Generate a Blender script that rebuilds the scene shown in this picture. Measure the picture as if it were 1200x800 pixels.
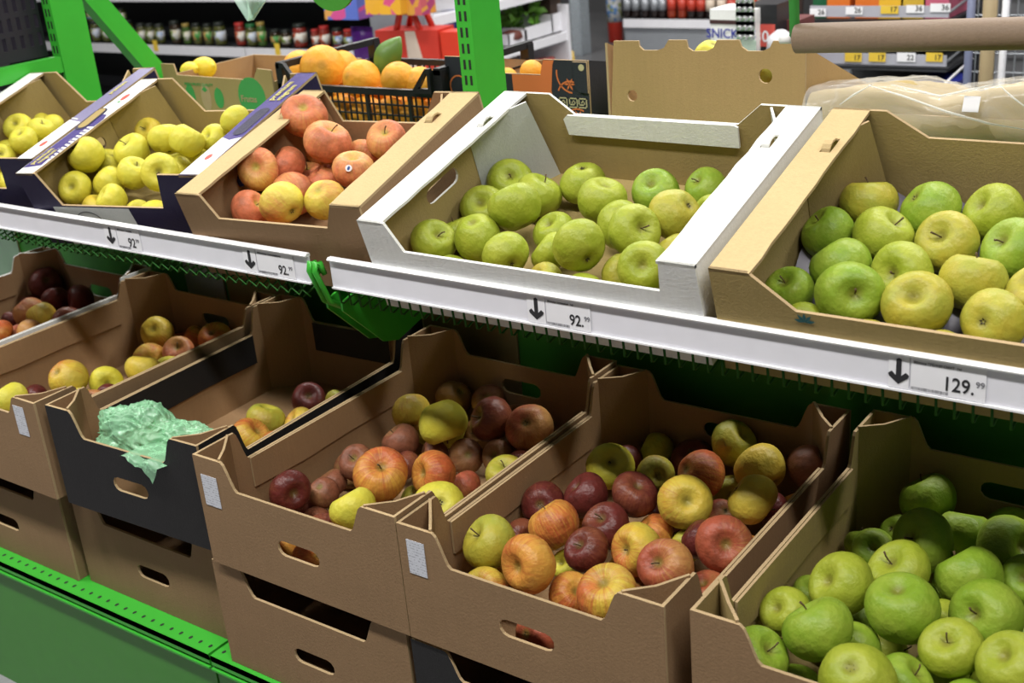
import bpy, bmesh, math, random
import numpy as np
from mathutils import Vector, Matrix, Euler, noise
from mathutils.geometry import tessellate_polygon

for _o in list(bpy.data.objects): bpy.data.objects.remove(_o)
scene = bpy.context.scene
COL = scene.collection
rnd = random.Random(7)
R = math.radians

# ---------------------------------------------------------------- camera (solved from the crates, 1200x800 frame)
CPOS = Vector((1.39579, -1.01057, .99041)); YAW, PITCH, ROLL, FPX = R(37.3632), R(22.0554), R(-5.0927), 1428.82
FW = Vector((-math.sin(YAW)*math.cos(PITCH), math.cos(YAW)*math.cos(PITCH), -math.sin(PITCH)))
_r = Vector((math.cos(YAW), math.sin(YAW), 0)); _u = _r.cross(FW)
RT = _r*math.cos(ROLL)+_u*math.sin(ROLL); UP = -_r*math.sin(ROLL)+_u*math.cos(ROLL)
cd = bpy.data.cameras.new('camera'); cam = bpy.data.objects.new('camera', cd); COL.objects.link(cam)
cam.matrix_world = Matrix(((RT.x,UP.x,-FW.x,CPOS.x),(RT.y,UP.y,-FW.y,CPOS.y),(RT.z,UP.z,-FW.z,CPOS.z),(0,0,0,1)))
cd.sensor_width = 36; cd.lens = FPX/1200*36; cd.clip_start = .05
cd.dof.use_dof = True; cd.dof.focus_distance = 1.75; cd.dof.aperture_fstop = 7.5
scene.camera = cam
def ray(px, py): return (RT*(px-600)-UP*(py-400)+FW*FPX).normalized()
def on(px, py, n, d0):
    d = ray(px, py); return CPOS+d*((d0-n.dot(CPOS))/n.dot(d))
def onx(px, py, X): return on(px, py, Vector((1,0,0)), X)
def ony(px, py, Y): return on(px, py, Vector((0,1,0)), Y)
def onz(px, py, Z): return on(px, py, Vector((0,0,1)), Z)
def depth(P): return (P-CPOS).dot(FW)

# ---------------------------------------------------------------- light: neutral shop lighting from ceiling fittings
FLOOR_Z = -.525; CEIL_Z = 2.75
w = bpy.data.worlds.new('shop_ambient'); scene.world = w; w.use_nodes = True
w.node_tree.nodes['Background'].inputs[0].default_value = (.95,.97,1,1)
w.node_tree.nodes['Background'].inputs[1].default_value = .05
vs = scene.view_settings
vs.view_transform = 'Standard'; vs.look = 'None'; vs.gamma = 1; vs.exposure = 0; vs.use_curve_mapping = False
LAMPS = [(x,y) for y in (-.78,2.0,4.45) for x in (-3.6,-1.7,.2,2.1)]
LAMP_W = 50
def lamp_area(x, y):
    ld = bpy.data.lights.new('fluorescent_light', 'AREA'); ld.shape = 'RECTANGLE'; ld.size = 1.25; ld.size_y = .22
    ld.energy = LAMP_W; ld.color = (1,.975,.94)
    lo = bpy.data.objects.new('fluorescent_light', ld); COL.objects.link(lo); lo.location = (x,y,CEIL_Z-.075)
    return lo
LAMP_OBJS = [lamp_area(x,y) for x,y in LAMPS]

# ---------------------------------------------------------------- helpers
def tag(o, label=None, cat=None, group=None, kind=None):
    if label: o['label'] = label
    if cat: o['category'] = cat
    if group: o['group'] = group
    if kind: o['kind'] = kind
    return o
def thing(name, label, cat, M=None, group=None):
    o = bpy.data.objects.new(name, None); COL.objects.link(o); o.empty_display_size = .05
    if M is not None: o.matrix_world = M
    return tag(o, label, cat, group)
def T(x, y, z): return Matrix.Translation((x,y,z))
def RZ(a): return Matrix.Rotation(a, 4, 'Z')
def RX(a): return Matrix.Rotation(a, 4, 'X')
def RY(a): return Matrix.Rotation(a, 4, 'Y')
def frame(o, u, v):          # columns: u, v, u x v, origin
    u = Vector(u).normalized(); v = Vector(v).normalized(); n = u.cross(v)
    return Matrix(((u.x,v.x,n.x,o[0]),(u.y,v.y,n.y,o[1]),(u.z,v.z,n.z,o[2]),(0,0,0,1)))
class MB:
    def __init__(s): s.v=[]; s.f=[]; s.m=[]
    def add(s, vs, fs, mi=0, M=None):
        b=len(s.v); s.v += [tuple(M@Vector(p)) if M is not None else tuple(p) for p in vs]
        for i,f in enumerate(fs):
            s.f.append(tuple(b+k for k in f)); s.m.append(mi[i] if isinstance(mi,list) else mi)
        return s
    def box(s, a, b, mi=0, M=None):
        (x0,y0,z0),(x1,y1,z1)=a,b
        vs=[(x0,y0,z0),(x1,y0,z0),(x1,y1,z0),(x0,y1,z0),(x0,y0,z1),(x1,y0,z1),(x1,y1,z1),(x0,y1,z1)]
        return s.add(vs,[(0,3,2,1),(4,5,6,7),(0,1,5,4),(1,2,6,5),(2,3,7,6),(3,0,4,7)],mi,M)
    def tube(s, pts, rad, n=8, mi=0, M=None, cap=True):
        pts=[Vector(p) for p in pts]; k=len(pts); rads=rad if isinstance(rad,(list,tuple)) else [rad]*k
        t0=(pts[1]-pts[0]).normalized(); ref=Vector((0,0,1)) if abs(t0.z)<.9 else Vector((1,0,0))
        a=t0.cross(ref).normalized(); vs=[]
        for i,p in enumerate(pts):
            t=((pts[min(i+1,k-1)]-pts[max(i-1,0)])).normalized()
            a=(a-t*a.dot(t)).normalized(); b=t.cross(a)
            for j in range(n):
                q=2*math.pi*j/n; vs.append(p+(a*math.cos(q)+b*math.sin(q))*rads[i])
        fs=[(i*n+j,i*n+(j+1)%n,(i+1)*n+(j+1)%n,(i+1)*n+j) for i in range(k-1) for j in range(n)]
        if cap: fs += [tuple(range(n))[::-1], tuple((k-1)*n+j for j in range(n))]
        return s.add(vs,fs,mi,M)
    def lathe(s, prof, n=20, mi=0, M=None):
        vs=[(r*math.cos(2*math.pi*j/n),r*math.sin(2*math.pi*j/n),z) for r,z in prof for j in range(n)]; k=len(prof)
        fs=[(i*n+j,i*n+(j+1)%n,(i+1)*n+(j+1)%n,(i+1)*n+j) for i in range(k-1) for j in range(n)]
        fs+=[tuple(range(n))[::-1],tuple((k-1)*n+j for j in range(n))]
        return s.add(vs,fs,mi,M)
    def panel(s, outer, M, t=.004, holes=(), mi=(0,1,2)):
        # flat board: outline in (u,v), front face on n=0 looking along +n, back face on n=-t
        def area(l): return sum(l[i][0]*l[(i+1)%len(l)][1]-l[(i+1)%len(l)][0]*l[i][1] for i in range(len(l)))
        outer=list(outer) if area(outer)>0 else list(outer)[::-1]
        hs=[list(h) if area(h)<0 else list(h)[::-1] for h in holes]
        loops=[outer]+hs; flat=[p for l in loops for p in l]
        tri=tessellate_polygon([[Vector((p[0],p[1],0)) for p in l] for l in loops]); N=len(flat)
        vs=[(p[0],p[1],0) for p in flat]+[(p[0],p[1],-t) for p in flat]; fs=[]; ms=[]
        for a,b,c in tri:
            pa,pb,pc=flat[a],flat[b],flat[c]
            if (pb[0]-pa[0])*(pc[1]-pa[1])-(pc[0]-pa[0])*(pb[1]-pa[1])<0: b,c=c,b
            fs+=[(a,b,c),(a+N,c+N,b+N)]; ms+=[mi[0],mi[1]]
        o=0
        for l in loops:
            k=len(l)
            for i in range(k):
                a,b=o+i,o+(i+1)%k; fs.append((a,a+N,b+N,b)); ms.append(mi[2])
            o+=k
        return s.add(vs,fs,ms,M)
    def mesh(s, name, mats, smooth=False):
        me=bpy.data.meshes.new(name); me.from_pydata(s.v,[],s.f); me.validate()
        for m in (mats if isinstance(mats,(list,tuple)) else [mats]): me.materials.append(m)
        if len(me.polygons)==len(s.m): me.polygons.foreach_set('material_index',s.m)
        if smooth: me.polygons.foreach_set('use_smooth',[True]*len(me.polygons))
        me.update(); return me
    def build(s, name, mats, parent=None, smooth=False, M=None):
        return link(name, s.mesh(name,mats,smooth), parent, M)
def link(name, me, parent=None, M=None):
    o=bpy.data.objects.new(name,me); COL.objects.link(o)
    if parent: o.parent=parent
    if M is not None: o.matrix_basis=M
    return o
def slot(cx, cy, w, h, n=5):     # rounded hand slot, closed outline
    r=h/2; pts=[]
    for sgn,a0 in ((1,-90),(-1,90)):
        for i in range(n+1):
            a=R(a0+180*i/n); pts.append((cx+sgn*(w/2-r)+r*math.cos(a), cy+r*math.sin(a)))
    return pts
def circ(cx, cy, r, n=16, ry=None): return [(cx+r*math.cos(2*math.pi*i/n), cy+(ry or r)*math.sin(2*math.pi*i/n)) for i in range(n)]
def scurve(x0, y0, x1, y1, n=5):
    return [(x0+(x1-x0)*i/n, y0+(y1-y0)*(3*(i/n)**2-2*(i/n)**3)) for i in range(n+1)]
def text_mesh(txt, size, mat, align='LEFT'):
    c=bpy.data.curves.new('t','FONT'); c.body=txt; c.size=size; c.align_x=align; c.resolution_u=3; c.extrude=.0002; c.offset=size*.012
    o=bpy.data.objects.new('t',c); COL.objects.link(o); bpy.context.view_layer.update()
    me=bpy.data.meshes.new_from_object(o.evaluated_get(bpy.context.evaluated_depsgraph_get()))
    bpy.data.objects.remove(o); bpy.data.curves.remove(c); me.materials.clear(); me.materials.append(mat); return me

# ---------------------------------------------------------------- materials
class NT:
    def __init__(s, name):
        s.mat=bpy.data.materials.new(name); s.mat.use_nodes=True; s.t=s.mat.node_tree
        s.b=s.t.nodes['Principled BSDF']; s.out=s.t.nodes['Material Output']
    def n(s, typ, **kw):
        nd=s.t.nodes.new(typ)
        for k,v in kw.items():
            if k.startswith('i_'): s.set(nd, int(k[2:]) if k[2:].isdigit() else k[2:], v)
            else: setattr(nd,k,v)
        return nd
    def set(s, nd, k, v):
        if isinstance(v, bpy.types.NodeSocket): s.t.links.new(v, nd.inputs[k])
        else: nd.inputs[k].default_value = v
    def math(s, op, a, b=0., c=0.):
        nd=s.n('ShaderNodeMath', operation=op); s.set(nd,0,a); s.set(nd,1,b); s.set(nd,2,c); return nd.outputs[0]
    def mix(s, f, a, b, bt='MIX'):
        nd=s.n('ShaderNodeMix', data_type='RGBA', blend_type=bt); s.set(nd,0,f); s.set(nd,6,a); s.set(nd,7,b); return nd.outputs[2]
    def noise(s, vec, scale, detail=2., rough=.5, w=None):
        nd=s.n('ShaderNodeTexNoise'); nd.noise_dimensions='4D' if w is not None else '3D'
        s.set(nd,'Vector',vec); s.set(nd,'Scale',scale); s.set(nd,'Detail',detail); s.set(nd,'Roughness',rough)
        if w is not None: s.set(nd,'W',w)
        return nd.outputs[0]
    def step(s, x, a, b):
        nd=s.n('ShaderNodeMapRange', interpolation_type='SMOOTHSTEP'); s.set(nd,0,x); s.set(nd,1,a); s.set(nd,2,b); return nd.outputs[0]
    def bump(s, h, st, dist=.001):
        nd=s.n('ShaderNodeBump'); s.set(nd,'Strength',st); s.set(nd,'Distance',dist); s.set(nd,'Height',h); s.set(s.b,'Normal',nd.outputs[0])
    def obj(s): return s.n('ShaderNodeTexCoord').outputs['Object']
def c4(c): return (c[0],c[1],c[2],1)
_pc={}
def plain(name, col, rough=.5, metal=0., spec=.5, vary=0.06, scale=30.):
    if name in _pc: return _pc[name]
    m=NT(name); n=m.noise(m.obj(),scale,3.)
    f=m.math('MULTIPLY_ADD',n,2*vary,1-vary)
    m.set(m.b,'Base Color',m.mix(1.,c4(col),m.n('ShaderNodeCombineColor',i_0=f,i_1=f,i_2=f).outputs[0],'MULTIPLY'))
    m.set(m.b,'Roughness',rough); m.set(m.b,'Metallic',metal); m.set(m.b,'Specular IOR Level',spec)
    _pc[name]=m.mat; return m.mat
def card(name, col, dark=.82, rough=.85):
    m=NT(name); o=m.obj(); big=m.noise(o,7.,3.); fine=m.noise(o,240.,3.,.7)
    mp=m.n('ShaderNodeMapping'); m.set(mp,0,o); m.set(mp,3,(1,1,.06)); fib=m.noise(mp.outputs[0],160.,2.)
    k=m.math('ADD',m.math('MULTIPLY',big,.16),m.math('ADD',m.math('MULTIPLY',fine,.16),m.math('MULTIPLY',fib,.12)))
    k=m.math('ADD',k,.78)
    m.set(m.b,'Base Color',m.mix(1.,c4(col),m.n('ShaderNodeCombineColor',i_0=k,i_1=k,i_2=k).outputs[0],'MULTIPLY'))
    m.set(m.b,'Roughness',rough); m.set(m.b,'Specular IOR Level',.25)
    m.bump(m.math('ADD',fine,m.math('MULTIPLY',big,3.)),.35,.002); return m.mat
KRAFT=card('kraft_cardboard',(.275,.172,.09)); KRAFT_IN=card('kraft_cardboard_inside',(.33,.2,.1))
KRAFT_OL=card('olive_kraft_with_green_reflection',(.355,.265,.105)); KRAFT_LT=card('light_kraft_cardboard',(.50,.375,.19))  # olive tone puts green reflected light into the kraft colour
TAN=card('tan_cardboard',(.40,.265,.115)); EDGE=card('cardboard_cut_edge',(.43,.31,.17)); BLACKC=card('black_printed_cardboard',(.018,.017,.018),rough=.6)
WHITEC=card('white_printed_cardboard',(.80,.81,.79),rough=.6); GREYW=card('greyish_white_cardboard',(.52,.54,.52))
PURPLE=card('purple_printed_cardboard',(.05,.032,.18),rough=.5); NAVY=card('dark_navy_cardboard',(.016,.012,.045),rough=.5)
GREYPURP=card('grey_purple_print',(.20,.18,.30),rough=.5); EDGEW=card('white_cut_edge',(.72,.72,.68))
GREEN=plain('green_powder_coat',(.045,.42,.035),.38); GREEN_D=plain('green_painted_panel',(.055,.27,.03),.42); WIREG=plain('green_wire',(.014,.10,.01),.6,spec=.25)
SLOTB=plain('dark_slot',(.01,.015,.01),.8); RAIL=plain('white_price_rail',(.78,.78,.84),.4); RAILTOP=plain('clear_rail_lip',(.86,.86,.88),.25)
PAPER=plain('white_paper',(.84,.84,.88),.6); INK=plain('black_ink',(.02,.02,.024),.6); GREYINK=plain('grey_ink',(.2,.2,.22),.6)
YELLINK=plain('yellow_print',(.62,.55,.16),.6); REDINK=plain('red_print',(.6,.08,.06),.6); GREENINK=plain('green_print',(.06,.32,.08),.6); TEALINK=plain('teal_print',(.01,.10,.11),.6)
ORANGEINK=plain('orange_print',(.62,.16,.045),.6); GOLDINK=plain('pale_gold_print',(.48,.42,.24),.6)
BLKPLASTIC=plain('black_plastic',(.014,.014,.016),.38); STEMM=plain('brown_stem',(.09,.055,.02),.8); CALYX=plain('dark_calyx',(.045,.035,.015),.9)
LEAFM=plain('green_leaf',(.10,.20,.03),.45)
def sticker_mat():
    m=NT('printed_sticker'); o=m.obj(); s=m.n('ShaderNodeSeparateXYZ'); m.set(s,0,o)
    wv=m.step(m.math('SINE',m.math('MULTIPLY',s.outputs[2],1500.)),0.,.6); nz=m.step(m.noise(o,420.,2.),.45,.6)
    m.set(m.b,'Base Color',m.mix(m.math('MULTIPLY',m.math('MULTIPLY',wv,nz),.55),(.66,.68,.74,1),(.12,.12,.15,1))); m.set(m.b,'Roughness',.5); return m.mat
STICKER=sticker_mat()

def apple_mat(name, base, base2, blush=None, bias=0., soft=.5, streak=0., rough=.36, speck=.5, dimple=(.18,.16,.03), vary=.7):
    m=NT(name); o=m.obj(); rn=m.n('ShaderNodeObjectInfo').outputs['Random']; W=m.math('MULTIPLY',rn,61.)
    s=m.n('ShaderNodeSeparateXYZ'); m.set(s,0,o)
    n1=m.noise(o,1.3,3.,.55,W); col=m.mix(m.step(n1,.3,.72),c4(base),c4(base2))
    if blush:
        n2=m.noise(o,.75,2.,.5,m.math('ADD',W,9.))
        x=m.math('ADD',m.math('MULTIPLY',s.outputs[0],.42),m.math('MULTIPLY_ADD',n2,1.7,-.85))
        x=m.math('ADD',x,m.math('MULTIPLY_ADD',rn,vary,bias-vary/2))
        cb=m.n('ShaderNodeCombineXYZ'); m.set(cb,0,s.outputs[0]); m.set(cb,1,s.outputs[1])
        vn=m.n('ShaderNodeVectorMath',operation='NORMALIZE'); m.set(vn,0,cb.outputs[0])
        sc=m.n('ShaderNodeVectorMath',operation='SCALE'); m.set(sc,0,vn.outputs[0]); m.set(sc,'Scale',7.)
        cz=m.n('ShaderNodeCombineXYZ'); m.set(cz,2,m.math('MULTIPLY',s.outputs[2],.9))
        ad=m.n('ShaderNodeVectorMath',operation='ADD'); m.set(ad,0,sc.outputs[0]); m.set(ad,1,cz.outputs[0])
        st=m.noise(ad.outputs[0],1.6,3.,.65,W)
        x=m.math('ADD',x,m.math('MULTIPLY_ADD',st,2.5*streak,-1.25*streak))
        f=m.step(x,-soft,soft)
        b2=tuple(q*.55 for q in blush); bl=m.mix(m.step(m.noise(o,2.2,3.,.6,W),.35,.75),c4(blush),c4(b2))
        col=m.mix(m.math('MULTIPLY',f,.94),col,bl)
    vo=m.n('ShaderNodeTexVoronoi'); m.set(vo,'Vector',o); m.set(vo,'Scale',8.)
    dots=m.math('MULTIPLY',m.math('SUBTRACT',1.,m.step(vo.outputs[0],.05,.13)),speck*.5)
    col=m.mix(dots,col,c4(tuple(min(1,q*1.5+.06) for q in base2)))
    rr=m.math('SQRT',m.math('ADD',m.math('POWER',s.outputs[0],2.),m.math('POWER',s.outputs[1],2.)))
    dm=m.math('MULTIPLY',m.math('SUBTRACT',1.,m.step(rr,.06,.30)),.7)
    col=m.mix(dm,col,c4(dimple))
    br=m.math('MULTIPLY',m.step(m.noise(o,2.6,4.,.6,m.math('ADD',W,30.)),.70,.76),.35)
    col=m.mix(br,col,c4(tuple(q*.5 for q in (base2[0],base2[1]*.7,base2[2]*.6))))
    m.set(m.b,'Base Color',col); m.set(m.b,'Roughness',rough); m.set(m.b,'Specular IOR Level',.34)
    m.bump(m.noise(o,3.,3.),.12,.05); return m.mat
AM={
 'g':apple_mat('green_apple_skin',(.27,.33,.022),(.355,.395,.042),rough=.46),
 'gg':apple_mat('bright_green_apple_skin',(.19,.31,.02),(.28,.37,.04),rough=.46),
 'gy':apple_mat('yellow_green_apple_skin',(.42,.36,.038),(.34,.355,.045),(.40,.22,.04),-.75,.5,.3,rough=.46),
 'y':apple_mat('yellow_apple_skin',(.66,.58,.055),(.58,.55,.062),rough=.48),
 'yo':apple_mat('golden_apple_skin',(.68,.50,.05),(.60,.51,.065),rough=.48),
 'yr':apple_mat('yellow_red_apple_skin',(.62,.44,.05),(.54,.43,.06),(.50,.11,.035),-.28,.5,.6,rough=.45),
 'o':apple_mat('orange_red_apple_skin',(.64,.36,.06),(.62,.29,.05),(.48,.09,.03),-.02,.6,.75,rough=.45),
 'r':apple_mat('red_apple_skin',(.44,.19,.06),(.46,.24,.07),(.36,.075,.04),.16,.5,.6,rough=.46),
 'd':apple_mat('dark_red_apple_skin',(.22,.065,.03),(.26,.09,.04),(.115,.018,.016),.5,.5,.45,rough=.4,speck=.3,dimple=(.14,.10,.03)),
 'b':apple_mat('russet_apple_skin',(.30,.17,.06),(.34,.19,.07),(.23,.075,.04),.15,.6,.5,rough=.52),
 'p':apple_mat('pink_peach_apple_skin',(.76,.52,.12),(.70,.40,.12),(.64,.17,.085),.34,.75,.6,rough=.5,dimple=(.40,.38,.06)),
 'py':apple_mat('yellow_pink_apple_skin',(.68,.58,.075),(.66,.52,.085),(.66,.22,.08),-.42,.55,.45,rough=.5,dimple=(.34,.34,.05)),
 'orange':apple_mat('orange_peel',(.82,.33,.025),(.84,.40,.04),rough=.5,speck=.8,dimple=(.5,.25,.03)),
 'lemon':apple_mat('lemon_peel',(.80,.58,.03),(.80,.62,.06),rough=.46,speck=.6,dimple=(.5,.45,.05)),
}
def floor_mat():
    m=NT('grey_floor_tile'); o=m.obj(); n=m.noise(o,3.,4.)
    m.set(m.b,'Base Color',m.mix(n,(.24,.24,.25,1),(.33,.33,.34,1))); m.set(m.b,'Roughness',.25); return m.mat

# ---------------------------------------------------------------- the shop shell
fl=MB().box((-9,-4,FLOOR_Z-.05),(6,9,FLOOR_Z)).build('floor',floor_mat()); tag(fl,kind='structure')
cl=MB().box((-9,-4,CEIL_Z),(6,9,CEIL_Z+.05)).build('ceiling',plain('grey_ceiling',(.36,.36,.36),.9)); tag(cl,kind='structure')
WALLM=plain('dull_wall_paint',(.14,.14,.145),.9)
for nm,a,b in (('wall_back',(-9,9,FLOOR_Z),(6,9.1,CEIL_Z)),('wall_front',(-9,-4.1,FLOOR_Z),(6,-4,CEIL_Z)),('wall_left',(-9.1,-4,FLOOR_Z),(-9,9,CEIL_Z)),('wall_right',(6,-4,FLOOR_Z),(6.1,9,CEIL_Z))):
    tag(MB().box(a,b).build(nm,WALLM),kind='structure')
LGLOW=NT('lamp_diffuser'); LGLOW.set(LGLOW.b,'Base Color',(.9,.9,.9,1)); LGLOW.set(LGLOW.b,'Emission Color',(1,.98,.95,1)); LGLOW.set(LGLOW.b,'Emission Strength',2.5)
for (x,y),lo in zip(LAMPS,LAMP_OBJS):
    t=thing('ceiling_lamp','long white fluorescent fitting mounted on the shop ceiling','lamp',T(x,y,CEIL_Z),'ceiling lamps')
    MB().box((-.65,-.13,-.05),(.65,.13,0)).build('housing',plain('lamp_housing',(.7,.7,.7),.5),t)
    MB().box((-.63,-.11,-.07),(.63,.11,-.05)).build('diffuser',LGLOW.mat,t)
    lo.parent=t; lo.location=(0,0,-.075)
# ---------------------------------------------------------------- fruit read off the photograph
# (pixel x, pixel y, pixel diameter, layer above the crate floor, kind)
FRUIT = {
'U3': [(588,218,54,0,'g'),(636,228,55,0,'g'),(550,246,52,0,'g'),(604,254,60,.5,'g'),(499,283,52,.35,'g'),(556,286,55,.3,'g'),
 (523,268,44,0,'g'),(679,217,52,0,'g'),(706,236,58,.2,'g'),(768,227,54,0,'gg'),(828,222,48,0,'gg'),(788,257,60,.35,'gy'),
 (728,262,56,.2,'g'),(743,280,60,.4,'g'),(643,271,50,.1,'g'),(598,298,54,.4,'g'),(641,299,48,.2,'g'),(681,298,62,.6,'g'),
 (729,313,50,.2,'gy'),(755,314,60,.55,'g'),(792,292,46,.1,'gy'),(833,250,42,0,'g'),(640,330,44,0,'gy'),(692,338,46,0,'g'),(542,312,42,0,'g')],
'U4': [(1018,238,64,.25,'gy'),(1089,248,70,.25,'gg'),(1164,252,70,.25,'g'),(970,273,60,.2,'gg'),(1035,277,69,.25,'g'),(1115,288,72,.25,'gy'),
 (1183,294,74,.25,'gg'),(986,313,68,.25,'gg'),(1056,321,73,.25,'g'),(1138,331,76,.25,'gy'),(1218,345,72,.25,'gy'),(926,341,56,.15,'gg'),
 (999,349,75,.3,'gg'),(1076,360,77,.3,'gy'),(1161,379,74,.25,'gy'),(948,378,52,.1,'g'),(1022,399,56,0,'gy'),(1106,414,58,0,'gy'),(1240,268,68,.25,'g'),(1255,400,70,.2,'g')],
'U2': [(333,156,50,1.0,'p'),(376,131,48,1.0,'p'),(381,168,53,1.15,'p'),(452,165,46,.9,'p'),(424,186,44,.35,'p'),(414,199,46,.9,'p'),
 (338,203,46,.6,'p'),(297,206,46,.9,'p'),(328,217,52,.7,'p'),(334,238,50,.9,'py'),(378,233,46,.75,'py'),(375,209,42,.3,'p'),(265,250,38,.35,'p'),(297,250,44,.5,'p'),(288,231,34,.2,'p')],
'U1': [(84,190,41,1.0,'y'),(121,196,37,.7,'y'),(138,177,36,.5,'y'),(155,179,41,.9,'y'),(171,160,32,.7,'yo'),(192,167,40,1.0,'y'),
 (221,169,40,1.0,'y'),(252,165,34,.7,'y'),(276,141,34,1.3,'y'),(121,214,38,.6,'y'),(156,204,38,.75,'y'),(187,202,43,.95,'y'),(80,225,37,.5,'y'),
 (105,236,33,.35,'yo'),(138,238,36,.45,'y'),(156,247,30,.2,'y'),(95,214,28,.2,'y'),(209,196,30,.3,'y'),(240,190,34,.3,'y')],
'U0': [(20,155,33,.8,'y'),(35,146,27,.5,'y'),(48,153,30,.8,'y'),(61,148,26,.6,'y'),(26,167,32,.9,'y'),(4,170,26,.6,'y'),(5,182,28,.8,'y')],
'L0': [(70,334,36,1.0,'d'),(65,351,32,.9,'d'),(95,351,34,.9,'d'),(32,349,30,.8,'d'),(33,364,35,1.1,'r'),(54,373,34,1.1,'yr'),(75,377,36,.9,'d'),
 (3,389,30,1.2,'o'),(22,391,26,.9,'r'),(36,391,32,1.0,'r'),(14,377,24,.6,'d')],
'L1': [(191,394,37,.6,'yr'),(222,394,32,.3,'o'),(243,398,30,.3,'yr'),(268,394,38,.5,'yr'),(175,420,36,.4,'yr'),(210,416,36,.5,'r'),
 (166,437,40,.7,'yr'),(199,431,34,.4,'y'),(87,451,43,.9,'yr'),(126,450,38,.7,'y'),(126,464,28,.8,'d'),(152,453,32,.6,'y'),(94,466,36,.7,'y'),
 (108,472,32,.9,'r'),(10,470,44,1.0,'y'),(43,466,32,.4,'d'),(238,419,30,0,'yr')],
'L2': [(312,493,44,.0,'gy'),(365,470,40,.0,'d'),(395,473,34,.0,'gy'),(352,496,36,.0,'yr'),(298,516,46,.0,'yr'),(318,526,40,0,'o')],
'L3': [(482,485,45,.9,'yr'),(518,497,54,1.0,'y'),(533,466,42,.7,'b'),(580,466,38,.8,'b'),(577,493,52,.9,'d'),(618,504,54,.9,'r'),
 (547,533,40,.2,'b'),(583,533,38,.3,'b'),(475,523,42,.4,'b'),(506,532,40,.1,'b'),(473,540,36,.3,'d'),(415,546,42,.8,'b'),(447,558,62,1.0,'o'),
 (508,556,56,.9,'o'),(394,563,34,.5,'b'),(338,584,48,.8,'d'),(377,586,36,.5,'b'),(415,597,53,.9,'y'),(514,594,60,.8,'y'),(335,603,38,.4,'o'),
 (545,571,38,.2,'r'),(594,555,46,.5,'gy'),(373,602,36,.2,'b'),(488,584,34,.3,'gy'),(612,545,40,.3,'d'),(640,470,40,.3,'b')],
'L4': [(714,547,54,.9,'y'),(745,536,42,.4,'d'),(773,518,42,.4,'gy'),(768,557,44,.8,'gy'),(812,540,50,.4,'d'),(822,557,56,.9,'o'),
 (874,513,53,1.2,'gy'),(894,547,58,1.0,'yr'),(884,588,61,1.1,'yr'),(949,545,52,.9,'b'),(937,586,40,.3,'o'),(630,588,50,.8,'d'),(686,585,54,.9,'d'),
 (741,587,54,.9,'d'),(801,591,62,1.1,'yr'),(845,605,42,.4,'r'),(856,575,42,.4,'gy'),(651,618,60,1.0,'o'),(711,612,54,.7,'d'),(690,645,52,1.1,'d'),
 (746,644,60,1.1,'yr'),(784,666,63,1.2,'r'),(772,620,44,.5,'o'),(821,631,46,.9,'d'),(853,645,66,1.3,'r'),(826,686,54,.8,'r'),
 (627,666,67,1.2,'o'),(575,636,64,1.2,'gy'),(568,692,54,.6,'yr'),(664,694,54,.7,'o'),(713,696,70,1.2,'yr'),(797,636,38,.4,'gy'),(612,627,40,.4,'d'),
 (664,660,34,.4,'y'),(918,618,44,.5,'d'),(905,600,40,.6,'d')],
'L5': [(1085,592,64,.7,'gg'),(1082,634,73,1.0,'gg'),(1132,624,62,.7,'gg'),(1178,638,68,.9,'gg'),(1024,643,48,.5,'gg'),(1041,622,46,.4,'gg'),
 (1053,671,73,1.1,'g'),(986,687,76,1.3,'g'),(1137,677,72,1.1,'gg'),(1203,682,62,1.0,'gg'),(1053,726,82,1.4,'gg'),(1163,721,84,1.4,'gg'),
 (915,716,58,1.1,'g'),(948,743,80,1.6,'gg'),(940,692,42,.6,'gg'),(1106,729,52,.8,'g'),(1112,774,70,1.3,'g'),(1186,780,82,1.6,'g'),
 (1008,753,64,1.0,'gg'),(1003,800,86,1.5,'g'),(1063,798,68,1.1,'gg'),(900,765,70,1.3,'gg'),(1128,815,66,.9,'gg'),(1012,628,40,.3,'gg'),(1195,605,56,.5,'gg'),(1240,730,80,1.2,'gg'),(1245,640,66,.8,'g')],
}
# ---------------------------------------------------------------- the rack: base decks, back panels, posts, sloped wire shelves
TILT=R(16); DECKO=Vector((0,.25,.36))
MU=T(*DECKO)@RX(TILT)            # frame of the sloped upper shelf (x along rack, y up the slope)
JX=-.06
def deck(x0,x1,label):
    t=thing('base_deck',label,'shelf base',T(0,0,0))
    MB().box((x0,0,-.212),(x1,.655,-.2)).build('deck_plate',GREEN,t)
    pr=[(0,-.2),(0,-.219),(.004,-.2215),(.004,-.2245),(-.003,-.2245),(-.003,-.2285),(.010,-.2285),(.010,-.2115),(.0045,-.2115)]
    b=MB(); vs=[(x,y,z) for x in (x0,x1) for y,z in pr]; n=len(pr)
    b.add(vs,[(i,(i+1)%n,n+(i+1)%n,n+i) for i in range(n)][::1]+[tuple(range(n))[::-1],tuple(range(n,2*n))]); b.build('front_lip',GREEN,t)
    MB().box((x0,.008,FLOOR_Z),(x1,.012,-.2285)).build('kick_plate',GREEN_D,t)
    hb=MB()
    k=int((x1-x0)/.0248)
    for i in range(k):
        xx=x0+.014+i*.0248
        hb.add([(xx+.0032*math.cos(a),.018+.0045*math.sin(a),-.1997) for a in [2*math.pi*j/8 for j in range(8)]],[tuple(range(8))])
    tag(hb.build('perforation',SLOTB,t),'row of small dark round holes along the deck edge',kind='stuff')
    return t
deck(-1.95,JX-.003,'green perforated metal base deck under the black crate stack')
deck(JX+.003,1.5,'green perforated metal base deck beginning beside the brown crate stack')
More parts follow.
